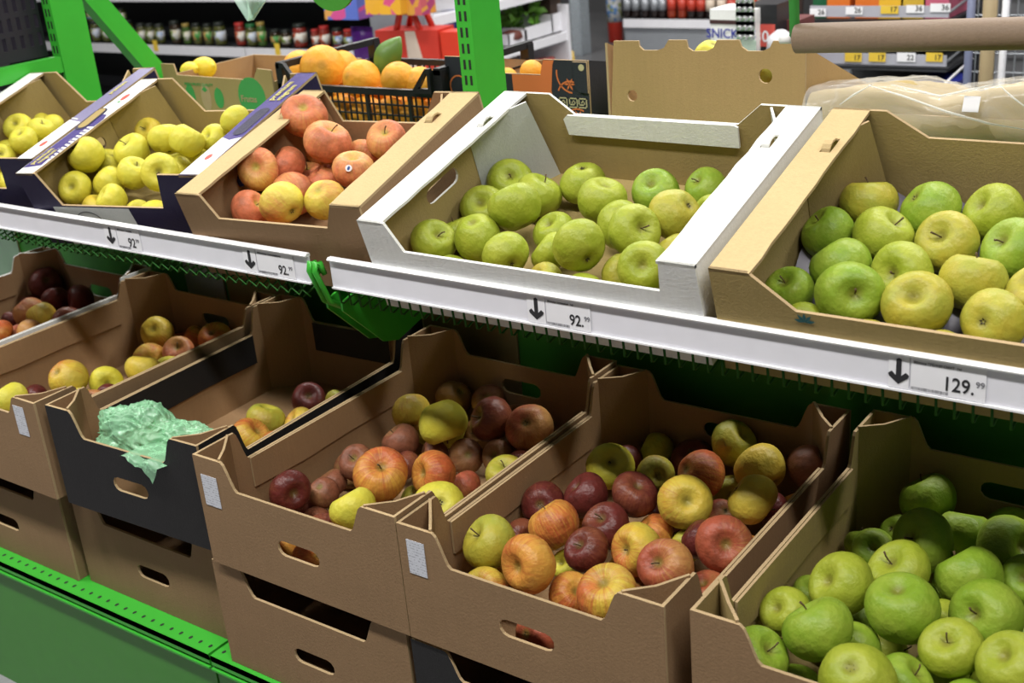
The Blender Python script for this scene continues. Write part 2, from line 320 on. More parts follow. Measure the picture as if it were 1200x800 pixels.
for x0,x1,lab in ((-1.95,.083,'green back panel of the rack behind the black crate'),(.087,1.5,'green back panel of the rack behind the crates of green apples')):
    tag(MB().box((x0,.650,-.2),(x1,.655,.36)).build('back_panel',GREEN_D),lab,'panel')
for (pa,pb,z0,m,lab) in (((216,330),(262,345),.02,GREYW,'pale cardboard sheet behind the crate of yellow and red apples'),((264,335),(336,352),.0,KRAFT_OL,'olive cardboard sheet between the pale sheet and the green bracket'),
        ((452,352),(602,380),-.02,KRAFT_OL,'wide olive cardboard sheet behind the black crate and its neighbour'),((-60,300),(26,318),-.02,plain('pale_green_lit_surface',(.33,.42,.36),.3),'pale green board standing in for a lit surface beside the crate of dark red apples')):  # last board is added: its pale colour stands for a brightly lit surface beyond
    xa,xb=ony(pa[0],pa[1],.64).x,ony(pb[0],pb[1],.64).x
    t=thing('cardboard_sheet',lab,'cardboard',T(xa,.645,-.199)); L=xb-xa
    MB().panel([(0,0),(L,0),(L,.47+z0),(L*.6,.475+z0),(L*.3,.468+z0),(0,.474+z0)],frame((0,0,0),(1,0,0),(0,0,1)),.004).build('sheet',[m,m,EDGE],t)
def post(x,y,label,arm):
    t=thing('rack_post',label,'post',T(x,y,0))
    MB().box((0,0,FLOOR_Z),(.032,.085,1.45)).build('column',GREEN,t)
    s=MB()
    for i in range(58):
        z=-.15+i*.0272
        for xx in (.007,.0185): s.box((xx,-.0006,z),(xx+.0048,.001,z+.0165))
    tag(s.build('slot_row',SLOTB,t),'double row of dark slots',kind='stuff')
    if arm:
        MB().box((.002,-.52,.597),(.030,0,.632)).build('arm',GREEN,t)
        b=MB(); L=Vector((0,.31,-.44)); fr=frame((.0,.085,.80),(0,.31,-.44),(1,0,0))
        b.box((-.04,0,-.02),(L.length,.034,.028),0,fr); b.build('diagonal_brace',GREEN,t)
    return t
post(.058,.665,'slotted green rack post behind the white-edged carton',False)
post(-1.125,.665,'slotted green rack post with diagonal brace beside the black plastic crate',True)
cb=thing('cross_bar','green bar joining the two rack posts at the top','bar',T(0,0,0))
MB().box((-1.09,.69,1.3),(.055,.72,1.34)).build('bar',GREEN,cb)

def wire_shelf(x0,x1,label,zig):
    t=thing('wire_shelf',label,'shelf',MU.copy())
    dz=-.004
    if zig:
        b=MB(); n=int((x1-x0)/.0122); pts=[(x0+i*.0122,-.005,(.014 if i%2==0 else .002)) for i in range(n)]
        b.tube(pts,.0014,5); b.build('zigzag_wire',WIREG,t,True)
        sm_=MB().tube([(0,.001,.034),(.010,-.005,.014)],.0014,5).mesh('slanted_wire',WIREG,True)
        for i in range(n//2): link('slanted_wire',sm_,t,T(x0-.010+i*.0244,0,0))
    wm=MB().tube([(0,.0,-.004),(0,.06,-.005),(0,.37,-.005)] if zig else [(0,.004,.030),(0,-.001,-.002),(0,.003,-.005),(0,.37,-.005)],.0017,6).mesh('wire',WIREG,True)
    k=int((x1-x0-.02)/.0203)
    for i in range(k): link('wire',wm,t,T(x0+.012+i*.0203,0,0))
    for y in (.06,.2,.345): MB().tube([(x0,y,-.0085),(x1,y,-.0085)],.0025,6).build('cross_rod',WIREG,t,True)
    MI=MU.inverted()
    for x in (x0-.002,x1-.002):
        P=[MI@Vector((0,y,z)) for y,z in ((.262,.352),(.262,.338),(.345,.255),(.38,.245),(.60,.30),(.60,.44))]
        MB().panel([(q.y,q.z) for q in P],frame((x+.002,0,0),(0,1,0),(0,0,1)),.004,mi=(0,0,0)).build('bracket',GREEN,t)
    xe=x0-.010 if not zig else x1+.010
    MB().tube([(xe,.006,.045),(xe,.005,.066),(xe,-.003,.071),(xe,-.010,.06),(xe,-.004,.0),(xe,.03,-.04),(xe,.10,-.11)],.0045,8).build('end_hook',GREEN,t,True)
    return t
wire_shelf(-1.55,.066,'sloped green wire shelf with zigzag front carrying yellow and pink apples',True)
wire_shelf(.098,1.5,'sloped green wire shelf with straight front wires carrying green apples',False)
RY0=.238
def rail(x0,x1,label):
    t=thing('price_rail',label,'price rail',T(0,0,0))
    MB().box((x0,RY0,.3875),(x1,RY0+.003,.4315)).build('face',RAIL,t)
    pr=[(-.0055,.4315),(-.006,.4335),(-.003,.4365),(.004,.4365),(.005,.4315)]
    b=MB(); n=len(pr); b.add([(x,RY0+y,z) for x in (x0,x1) for y,z in pr],[(i,(i+1)%n,n+(i+1)%n,n+i) for i in range(n)]+[tuple(range(n))[::-1],tuple(range(n,2*n))]); b.build('top_lip',RAILTOP,t)
    b=MB(); b.box((x0,RY0-.003,.386),(x1,RY0+.003,.3885)); b.build('bottom_lip',RAILTOP,t)
rail(-1.55,.063,'white price rail with two small price tickets under the yellow and pink apples')
rail(.108,1.5,'white price rail with two large price tickets under the green apples')
FT=lambda x,z: frame((x,RY0-.0012,z),(1,0,0),(0,0,1))
def ticket(x0,x1,z0,z1,price,cents,head,label,fs,px,pz):
    t=thing('price_ticket',label,'price ticket',FT(x0,z0))
    w,h=x1-x0,z1-z0
    t=MB().box((0,0,-.0006),(w,h,0)).build('paper',PAPER,t)
    link('price_text',text_mesh(price,fs,INK,'RIGHT'),t,T(px-x0,pz-z0,.0003)@Matrix.Diagonal((.86,1,1,1)))
    link('cents_text',text_mesh(cents,fs*.42,GREYINK),t,T(px-x0+.0008,pz-z0+fs*.40,.0003))
    link('product_text',text_mesh(head,.0042,GREYINK),t,T(.003,h-.0065,.0003)@Matrix.Diagonal(((w*.62)/(.0023*len(head)),1,1,1)))
    b=MB(); x=.001
    rr=random.Random(int(x0*1000))
    while x<w*.52:
        q=rr.choice((.0004,.0007,.001)); b.box((x,.0015,0),(x+q,.0052,.0003)); x+=q+rr.choice((.0005,.0009))
    tag(b.build('barcode',GREYINK,t),kind='stuff')
def arrow(x0,x1,z0,z1,label):
    t=thing('arrow_ticket',label,'arrow ticket',FT(x0,z0)); w,h=x1-x0,z1-z0
    t=MB().box((0,0,-.0006),(w,h,0)).build('paper',PAPER,t)
    cx=w*.5; top=h*.88; bot=h*.14; s=h*.075; o=[]
    pts=[(cx-s,top),(cx-s,bot+h*.24),(cx-h*.2,bot+h*.36),(cx-h*.30,bot+h*.28),(cx-h*.27,bot+h*.2),(cx,bot-.0005),(cx+h*.27,bot+h*.2),(cx+h*.30,bot+h*.28),(cx+h*.2,bot+h*.36),(cx+s,bot+h*.24),(cx+s,top),(cx,top+s*.6)]
    MB().panel(pts,T(0,0,.0005),.0004,mi=(0,0,0)).build('arrow_print',INK,t)
def tick_at(pxl,pxr,price,cents,head,label,fs,lx,pz):
    a=ony(pxl[0],pxl[1],RY0).x; b=ony(pxr[0],pxr[1],RY0).x
    ticket(a,b,.3895,.4295,price,cents,head,label,fs,ony(lx,pxr[1],RY0).x,pz)
tick_at((641,370),(693,380),'92.','99','Яблоки сезонные  1кг','price ticket reading 92.99 below the white-edged carton of green apples',.0215,685,.396)
tick_at((1068,430),(1156,450),'129.','99','Яблоки ГРЕННИ СМИТ  1кг','price ticket reading 129.99 below the open kraft carton of green apples',.0235,1143,.397)
tick_at((139,280),(166,286),'92','99','Яблоки Голден','small price ticket reading 92.99 below the yellow apples',.0235,160,.3955)
tick_at((301,300),(345,312),'92.','99','Яблоки сезонные','small price ticket reading 92.99 below the pink apples',.021,338,.395)
for a,b,lab in (((619,365),(640,370),'black down-arrow ticket beside the large 92.99 ticket'),((1042,425),(1066,430),'black down-arrow ticket beside the 129.99 ticket'),
                ((124,277),(138,280),'black down-arrow ticket under the yellow apples'),((285,297),(300,300),'black down-arrow ticket under the pink apples')):
    arrow(ony(a[0],a[1],RY0).x,ony(b[0],b[1],RY0).x,.3895,.4295,lab)

# ---------------------------------------------------------------- lower crates
TH=.0045
CR={}      # key -> (matrix, W, D, H)
def wallout(L,H,hm,e0,e1,c=.026):
    return [(0,0),(L,0),(L,H),(L-e1,H)]+scurve(L-e1,H,L-e1-c,hm)[1:]+scurve(e0+c,hm,e0,H)+[(0,H)]
def crate(key,name,label,group,M,W,D,H,hm,hs,outer,inner,edge=None,ear=.06,hole=True,flap=None,sticker=None,gus=True,backhole=True,cat='crate',flap_d=.055,sidehole=False):
    t=thing(name,label,cat,M,group); edge=edge or EDGE; mm=[outer,inner,edge]
    if key: CR[key]=(M.copy(),W,D,H,t)
    hl=[slot(W/2,.072,.085,.026)] if hole else []
    fpn=MB().panel(wallout(W,H,hm,ear,ear),frame((0,0,0),(1,0,0),(0,0,1)),TH,hl).build('front_panel',mm,t)
    hb=[slot(W/2,.098,.085,.028)] if backhole else []
    MB().panel(wallout(W,H,hm,ear,ear),frame((W,D,0),(-1,0,0),(0,0,1)),TH,hb).build('back_panel',mm,t)
    hS=[slot(D/2,.07,.09,.026)] if sidehole else []
    MB().panel([(p[0]+TH if p[0]<D/2 else p[0]-TH,p[1]) for p in wallout(D,H,hs,.075,.075,.02)],frame((0,D,0),(0,-1,0),(0,0,1)),TH,hS).build('side_panel',mm,t)
    MB().panel([(p[0]+TH if p[0]<D/2 else p[0]-TH,p[1]) for p in wallout(D,H,hs,.075,.075,.02)],frame((W,0,0),(0,1,0),(0,0,1)),TH,hS).build('side_panel',mm,t)
    MB().box((TH,TH,.0005),(W-TH,D-TH,TH),1).build('bottom_panel',mm,t)
    fm=flap or inner
    for sx in (0,1):
        x=TH+.0012 if sx==0 else W-TH-.0012
        d=1 if sx==0 else -1
        fr=frame((x,.10,hs-flap_d),(0,1,0),(0,0,1)) if sx==0 else frame((x,D-.10,hs-flap_d),(0,-1,0),(0,0,1))
        wav=[(0,.004),( (D-.2)*.3,0),((D-.2)*.6,.003),(D-.2,.001),(D-.2,flap_d),(0,flap_d)]
        MB().panel(wav,fr,-.004 if False else .0036,mi=(0,0,1)).build('folded_flap',[fm,edge],t,M=T(d*.0036,0,0))
    if flap:
        MB().panel([(0,.0),(W-.17,0),(W-.17,flap_d),(0,flap_d)],frame((W-.085,D-TH-.0012-.0036,hm-flap_d),(-1,0,0),(0,0,1)) if False else frame((.085,D-TH-.0048,hm-flap_d),(1,0,0),(0,0,1)),.0036,mi=(0,0,1)).build('folded_flap',[fm,edge],t)
    if gus:
        a,b=ear-.002,.07
        for (p,q) in (((a,TH),(TH,b)),((W-TH,b),(W-a,TH)),((TH,D-b),(a,D-TH)),((W-a,D-TH),(W-TH,D-b))):
            L=math.hypot(q[0]-p[0],q[1]-p[1])
            MB().panel([(0,0),(L,0),(L,H-.002),(L*.5,H-.006),(0,H-.001)],frame((p[0],p[1],TH),(q[0]-p[0],q[1]-p[1],0),(0,0,1)),.004).build('corner_post',[inner,inner,edge],t)
    if sticker:
        x,z,w_,h_=sticker
        b=MB(); b.box((x,-.0009,z),(x+w_,-.0002,z+h_)); tag(b.build('label_sticker',STICKER,fpn),'white printed sticker')
    return t
G1='open fruit crates standing on the crate stacks'; G2='lower crates of the stacks on the green deck'
def LM(x,y=0,z=0,a=0): return T(x,y,z)@RZ(R(a))
crate('L5','cardboard_crate','brown cardboard crate heaped with large bright green apples',G1,LM(.839,0,0),.40,.57,.188,.143,.14,KRAFT,KRAFT_OL)
crate('L4','cardboard_crate','brown cardboard crate heaped full of mixed red, orange and yellow apples',G1,LM(.4055,0,0),.40,.57,.18,.133,.13,KRAFT,KRAFT_IN,sticker=(.015,.108,.030,.052))
crate('L3','cardboard_crate','brown cardboard crate half filled with red, russet and yellow apples',G1,LM(.0035,0,0),.40,.57,.187,.142,.135,KRAFT,KRAFT_IN,sticker=(.012,.105,.034,.052))
crate('L2','cardboard_crate','black cardboard crate holding a green plastic bag and a few apples',G1,LM(-.372,.004,.003,2.0),.366,.57,.187,.14,.135,BLACKC,KRAFT_IN,flap=BLACKC,flap_d=.06)
crate('L1','cardboard_crate','long brown cardboard crate with yellow and red apples beside the black crate',G1,LM(-.80,0,.003),.40,.57,.185,.15,.15,KRAFT,KRAFT_IN,sticker=(.335,.115,.030,.055))
crate('L0','cardboard_crate','white-edged crate of dark red apples at the far end of the stacks',G1,LM(-1.225,.02,.003),.405,.57,.185,.15,.15,WHITEC,KRAFT_IN,edge=EDGEW)
crate(None,'cardboard_crate','empty brown crate under the heaped mixed apples, black printed front',G2,LM(.40,.004,-.1995),.40,.57,.192,.15,.16,BLACKC,KRAFT_IN)
crate(None,'cardboard_crate','empty brown crate carrying the half-filled apple crate',G2,LM(-.012,.008,-.1995),.40,.57,.194,.148,.16,KRAFT,KRAFT_IN)
crate(None,'cardboard_crate','empty brown crate carrying the black crate',G2,LM(-.435,.045,-.1995),.40,.57,.197,.142,.16,KRAFT,KRAFT_IN)
crate(None,'cardboard_crate','empty brown crate carrying the crate of yellow and red apples',G2,LM(-.86,.032,-.1995),.405,.57,.197,.148,.16,KRAFT,KRAFT_IN)
crate(None,'cardboard_crate','empty brown crate carrying the crate of dark red apples',G2,LM(-1.28,.04,-.1995),.40,.57,.197,.165,.16,KRAFT,KRAFT_IN)
crate(None,'cardboard_crate','empty brown crate carrying the crate of large green apples',G2,LM(.84,.004,-.1995),.40,.57,.195,.155,.16,KRAFT,KRAFT_IN)

# ---------------------------------------------------------------- cartons on the sloped upper shelf
def UM(x,y=.011,a=0): return MU@T(x,y,.0)@RZ(R(a))
FLG={}
def stepout(L,H,hm,e0,e1,c0,c1):
    return [(0,0),(L,0),(L,H),(L-e1,H),(L-e1-c1,hm),(e0+c0,hm),(e0,H),(0,H)]
def carton(key,label,group,M,W,D,H,hf,hb,outer,inner,fl,flm,front=None,fe=(.045,.045,.03,.03),be=(.09,.09,.04,.04),edge=None,side_hole=True,gmat=None,name='fruit_carton',tabs=(True,True),inflange=True):
    t=thing(name,label,'carton',M,group); CR[key]=(M.copy(),W,D,H,t); edge=edge or EDGE; mm=[outer,inner,edge]; F=front or outer
    MB().panel(stepout(W,H,hf,*fe),frame((0,0,0),(1,0,0),(0,0,1)),TH).build('front_panel',[F,inner,edge],t)
    MB().panel(stepout(W,H,hb,be[1],be[0],be[3],be[2])[::1],frame((W,D,0),(-1,0,0),(0,0,1)),TH).build('back_panel',mm,t)
    sh=[slot(D*.47,.098,.085,.026)] if side_hole else []
    so=[(TH,0),(D-TH,0),(D-TH,H-TH),(TH,H-TH)]
    MB().panel(so,frame((0,D,0),(0,-1,0),(0,0,1)),TH,[slot(D*.53,.098,.085,.026)] if side_hole else []).build('side_panel',mm,t)
    MB().panel(so,frame((W,0,0),(0,1,0),(0,0,1)),TH,sh).build('side_panel',mm,t)
    MB().box((TH,TH,.0003),(W-TH,D-TH,TH),1).build('bottom_panel',mm,t)
    for sx,fw in ((0,fl[0]),(1,fl[1])):
        if fw<=0: continue
        ys=[.0,.12,.2,.3,D]
        jag=[(fw+rnd.uniform(-.0015,.0015),D*i/12) for i in range(13)]
        o=[(0,0)]+jag+[(0,D)]
        hole=[(fw*.5,D*.70),(fw*.78,D*.70),(fw*.78,D*.79),(fw*.5,D*.79)] if tabs[sx] else None
        if sx==0: fr=frame((0,0,H),(1,0,0),(0,1,0)); oo=o; hh=hole
        else: fr=frame((W,0,H),(1,0,0),(0,1,0)); oo=[(-a,b) for a,b in o]; hh=[(-a,b) for a,b in hole] if hole else None
        MB().panel(oo,fr,TH,[hh] if hh else []).build('side_flange',[flm[sx],inner,edge],t); FLG.setdefault(key,[]).append(COL.objects[-1])
        if hole:
            c=fw*.64*(1 if sx==0 else -1)+(0 if sx==0 else W); y0=D*.705; ln=D*.08
            b=MB(); P=[]
            for i in range(7):
                a=math.pi*i/6; P.append((y0+ln*.5-ln*.5*math.cos(a),H-.002+.010*math.sin(a)))
            vs=[(c+s*fw*.11,y,z) for y,z in P for s in (-1,1)]+[(c+s*fw*.11,y,z-.003) for y,z in P for s in (-1,1)]
            fs=[]
            for i in range(6):
                k=2*i; fs+=[(k,k+1,k+3,k+2),(14+k,14+k+2,14+k+3,14+k+1),(k,k+2,14+k+2,14+k),(k+1,14+k+1,14+k+3,k+3)]
            b.add(vs,fs); b.build('locking_tab',[KRAFT_LT if flm[sx]!=WHITEC else EDGEW],FLG[key][-1])
    g=gmat or inner
    for (p,q) in (((TH+.001,D-.125),(.075,D-TH-.001)),((W-.075,D-TH-.001),(W-TH-.001,D-.125))):
        L=math.hypot(q[0]-p[0],q[1]-p[1])
        MB().panel([(0,0),(L,0),(L*.80,H-TH-.002),(0,H-TH-.002)],frame((p[0],p[1],TH),(q[0]-p[0],q[1]-p[1],0),(0,0,1)),.0035).build('corner_flap',[g,g,edge],t)
    return t
GU='fruit cartons on the sloped wire shelf'
u3=carton('U3','white-edged carton with pale green apples between the pink apples and the kraft carton',GU,UM(.195),.545,.40,.152,.106,.118,WHITEC,KRAFT_OL,(.046,.052),(WHITEC,WHITEC),fe=(.05,.05,.022,.006),gmat=GREYW,edge=EDGEW)
MB().panel([(0,.002),(.30,0),(.302,.034),(.296,.037),(.004,.037),(-.004,.03)],frame((.115,.40-TH-.006,.082),(1,0,0),(0,0,1)),.004).build('folded_strip',[WHITEC,WHITEC,EDGEW],u3)
u4=carton('U4','open kraft carton with large green apples lying in a moulded tray',GU,UM(.758),.56,.40,.152,.106,.115,KRAFT_OL,KRAFT_OL,(.053,.053),(KRAFT_LT,KRAFT_LT),fe=(.05,.05,.055,.055),be=(.075,.09,.055,.05))
b=MB()
for i in range(5):
    a=R(10+40*i); L=.013
    b.panel([(0,0),(L*.55,-.0022),(L,0),(L*.55,.0022)],frame((.115,-.0009,.093),(math.cos(a),0,math.sin(a)),(-math.sin(a),0,math.cos(a))),.0003,mi=(0,0,0))
b.build('leaf_print',TEALINK,u4)
u2=carton('U2','plain kraft carton heaped with pink-red apples',GU,UM(-.205,.012,4.),.383,.36,.155,.112,.095,KRAFT,KRAFT_IN,(.05,.056),(KRAFT_LT,KRAFT_LT),front=KRAFT,fe=(.055,.055,.022,.022),be=(.05,.09,.02,.04))
u1=carton('U1','purple and white printed carton filled with yellow apples',GU,UM(-.652,.012,8.),.445,.375,.152,.085,.078,NAVY,KRAFT_OL,(.045,.045),(WHITEC,PURPLE),front=NAVY,fe=(.05,.095,.03,.02),be=(.085,.06,.05,.03),tabs=(False,False))
u0=carton('U0','purple and white printed carton of yellow apples at the far end of the wire shelf',GU,UM(-1.040,.012,8.),.375,.375,.152,.085,.080,NAVY,KRAFT_OL,(.045,.04),(WHITEC,GREYPURP),front=NAVY,fe=(.05,.095,.03,.02),be=(.085,.06,.05,.03),tabs=(False,False))
# printing on the purple cartons (flat print on the flanges and the front)
def print_poly(parent,name,poly,mat,z,W0=0): return MB().panel(poly,T(W0,0,z),.0003,mi=(0,0,0)).build(name,mat,parent)
zt=.152+.0006
L1F,R1F,R0F=FLG['U1'][0],FLG['U1'][1],FLG['U0'][1]
print_poly(L1F,'purple_print',[(.002,.02),(.040,.03),(.030,.10),(.026,.19),(.002,.17)],PURPLE,zt)
print_poly(L1F,'purple_print',[(.012,.175),(.043,.175),(.043,.205),(.036,.222),(.020,.225),(.010,.21)],PURPLE,zt)
for i in range(11): print_poly(L1F,'purple_stripe',[(.026,.055+i*.011),(.043,.052+i*.011),(.043,.0555+i*.011),(.026,.06+i*.011)],PURPLE if i%3 else GREYPURP,zt+.0003)
ln=text_mesh('premium',.0165,YELLINK); link('brand_text',ln,L1F,T(.018,.03,zt+.0008)@RZ(R(90)))
ln=text_mesh('magnum',.0145,YELLINK); link('brand_text',ln,L1F,T(.031,.035,zt+.0008)@RZ(R(90)))
hh=print_poly(L1F,'hole_rim_print',slot(0,0,.088,.030),NAVY,zt+.0009); hh.matrix_basis=T(.010,.205,0)@RZ(R(94))
hh=print_poly(L1F,'hand_hole_flap',slot(0,0,.078,.021),KRAFT_OL,zt+.0014); hh.matrix_basis=T(.010,.207,0)@RZ(R(94))
print_poly(L1F,'red_emblem',circ(.022,.295,.007,10,.014),REDINK,zt); print_poly(L1F,'green_emblem',circ(.022,.275,.004,8,.004),GREENINK,zt)
W1=.445
print_poly(R1F,'white_print',[(-.044,.003),(-.001,.003),(-.001,.128),(-.022,.118),(-.044,.128)],WHITEC,zt,W1)
print_poly(R1F,'dark_slot_print',slot(0,0,.10,.026),NAVY,zt+.0002).matrix_basis=T(W1-.020,.185,0)@RZ(R(90))
ln=text_mesh('premium',.0185,YELLINK); link('brand_text',ln,R1F,T(W1-.026,.262,zt+.0006)@RZ(R(90))@Matrix.Diagonal((1.1,1,1,1)))
ln=text_mesh('magnum',.0175,YELLINK); link('brand_text',ln,R1F,T(W1-.009,.262,zt+.0006)@RZ(R(90)))
print_poly(R1F,'red_emblem',circ(-.024,.06,.006,10,.010),REDINK,zt+.0004,W1)
fp=MB().panel([(.055,.0),(.255,.0),(.245,.082),(.055,.082)],frame((0,-.0006,0),(1,0,0),(0,0,1)),.0003,mi=(0,0,0)).build('white_print',GREYW,u1)
ring=MB(); ring.panel(circ(.135,.05,.034,24,.024),frame((0,-.0011,0),(1,0,0),(0,0,1)),.0002,[circ(.135,.05,.0325,24,.0225)],(0,0,0)); ring.build('ring_print',INK,u1)
for i in range(16): print_poly(R0F,'white_stripe',[(-.040,.02+i*.009),(-.020,.016+i*.009),(-.020,.019+i*.009),(-.040,.024+i*.009)],WHITEC,zt,.375)
print_poly(R0F,'white_print',[(-.040,.0),(-.001,.0),(-.001,.14),(-.04,.15)],WHITEC,zt-.0002,.375)
ln=text_mesh('premium',.015,YELLINK); link('brand_text',ln,R0F,T(.375-.020,.255,zt+.0006)@RZ(R(90)))
print_poly(R0F,'red_emblem',circ(-.022,.055,.006,10,.011),REDINK,zt+.0004,.375)

# moulded tray inside the kraft carton
TRAYM=plain('grey_lavender_plastic',(.16,.15,.19),.45)
t=thing('fruit_tray','grey moulded tray under the large green apples in the kraft carton','tray',CR['U4'][0])
nx,ny=66,46; vs=[]; fs=[]
for j in range(ny+1):
    for i in range(nx+1):
        x=.012+.536*i/nx; y=.012+.376*j/ny
        hgt=.020+.009*math.cos(2*math.pi*x/.078)*1+.009*math.cos(2*math.pi*(y)/.075)
        vs.append((x,y,max(.0065,hgt)))
for j in range(ny):
    for i in range(nx): k=j*(nx+1)+i; fs.append((k,k+1,k+nx+2,k+nx+1))
MB().add(vs,fs).build('tray_sheet',TRAYM,t,True)

# ---------------------------------------------------------------- fruit
def apple_mesh(seed,mat,kind):
    rr=random.Random(seed); n,m=26,16; a1,a2,a3=[rr.uniform(0,6.28) for _ in range(3)]; e1,e2=rr.uniform(.01,.05),rr.uniform(.01,.04)
    tall=rr.uniform(.82,.95); tap=rr.uniform(.04,.13); vs=[]; fs=[]
    if kind=='lemon': tall=1.2
    for i in range(m+1):
        tt=math.pi*i/m; 
        for j in range(n):
            q=2*math.pi*j/n; rad=math.sin(tt)*(1+tap*math.cos(tt)); z=math.cos(tt)*tall
            if kind=='lemon': z*=1; rad*=.86; z+= .14*math.exp(-(tt/.22)**2)
            elif kind=='orange': rad=math.sin(tt); z=math.cos(tt)*.95-.04*math.exp(-(tt/.2)**2)
            else:
                z+= -.40*math.exp(-(tt/.36)**2)+.24*math.exp(-((math.pi-tt)/.38)**2)
                rad*=1+.035*math.cos(5*q+a1)*((1-math.cos(tt))/2)**2
                rad*=1+e1*math.cos(q+a2)+e2*math.cos(2*q+a3); z+=.05*math.sin(tt)*math.cos(q+a3)
            vs.append((rad*math.cos(q)*.97,rad*math.sin(q)*.97,z))
    for i in range(m):
        for j in range(n): fs.append((i*n+j,(i+1)*n+j,(i+1)*n+(j+1)%n,i*n+(j+1)%n))
    return MB().add(vs,fs).mesh('apple',mat,True)
NVAR=5; AMESH={(k,v):apple_mesh(100*v+sum(map(ord,k)),AM[k],k) for k in AM for v in range(NVAR)}
STEMS=[MB().tube([(0,0,.40),(.02*s,.03,.58),(.07*s,.05,.76),(.14*s,.06,.88)],[.022,.022,.026,.036],6).mesh('stem',STEMM,True) for s in (1,-1)]
_c=MB()
for i in range(5):
    a=2*math.pi*i/5; _c.add([(0,0,-.6),(.07*math.cos(a-.5),.07*math.sin(a-.5),-.65),(.11*math.cos(a),.11*math.sin(a),-.70),(.07*math.cos(a+.5),.07*math.sin(a+.5),-.65)],[(0,3,2,1)])
CAL=_c.mesh('calyx',CALYX)
COLW={'g':'pale green','gg':'bright green','gy':'yellowish green','y':'yellow','yo':'golden yellow','yr':'yellow apple with red blush','o':'orange-red','r':'red','d':'dark red','b':'brownish russet','p':'pink-red','py':'yellow apple with pink blush'}
WHERE={'U3':'in the white-edged carton','U4':'in the moulded tray of the kraft carton','U2':'in the plain kraft carton of pink apples','U1':'in the purple printed carton beside the pink apples','U0':'in the far purple printed carton',
 'L0':'in the white-edged crate of dark apples','L1':'in the brown crate beside the black crate','L2':'in the black crate','L3':'in the half-filled brown crate','L4':'in the heaped crate of mixed apples','L5':'in the crate heaped with green apples'}
NEXTL={'U4':'the white-edged carton','U3':'the pink apples','U2':'the purple carton','U1':'the far purple carton','L1':'the dark apples','L2':'the yellow-red apples','L3':'the black crate','L4':'the half-filled crate','L5':'the mixed apples'}
NEXTR={'U3':'the kraft carton','U2':'the white-edged carton','U1':'the pink apples','U0':'the yellow apples','L0':'the yellow-red apples','L1':'the black crate','L2':'the half-filled crate','L3':'the mixed apples','L4':'the green apple crate'}
SHORT={'U3':'white-edged carton','U4':'kraft tray carton','U2':'pink apple carton','U1':'near purple carton','U0':'far purple carton','L0':'dark apple crate','L1':'yellow-red apple crate','L2':'black crate','L3':'half-filled crate','L4':'mixed apple crate','L5':'green apple crate'}
def apple_label(kind,key,P,vis,W,D,zmax):
    c=COLW[kind]; c=c if 'apple' in c else c+' apple'; s=SHORT[key]
    if not vis: return f'{c} buried low in the {s}'
    if P.y<.085: z='by the front panel'
    elif P.y>D-.095: z='by the back panel'
    elif P.x<.085 and key in NEXTL: z='toward '+NEXTL[key]
    elif P.x>W-.085 and key in NEXTR: z='toward '+NEXTR[key]
    else:
        k=max(1,int((P.y-.03)/.072)); z=('one apple','two apples','three apples','four apples','five apples','six apples','seven apples')[k-1]+' back from the front panel'
    return f'{c} in the {s} {z}'.replace('yellow apple with red blush','red-blushed yellow apple').replace('yellow apple with pink blush','pink-blushed yellow apple')
def orient(rr):
    # axis: mostly up, often leaning to the shopper's side
    ax=Vector((rr.uniform(-.7,.8),rr.uniform(-1.,.35),rr.uniform(.15,1))).normalized()
    if rr.random()<.22: ax=-ax
    return Vector((0,0,1)).rotation_difference(ax).to_matrix().to_4x4()@RZ(rr.uniform(0,6.28))
def put_fruit(P,rad,kind,label,group,rr,cat='apple',name='apple',mat=None,rot=None):
    me=AMESH[(kind,rr.randrange(NVAR))]; o=bpy.data.objects.new(name,me); COL.objects.link(o)
    o.matrix_world=T(*P)@(rot or orient(rr))@Matrix.Scale(rad*1.03,4)
    tag(o,label,cat,group)
    if cat=='apple':
        if rr.random()<.6: link('stem',STEMS[rr.randrange(2)],o)
        link('calyx',CAL,o)
    return o
frr=random.Random(21)
PILE={}
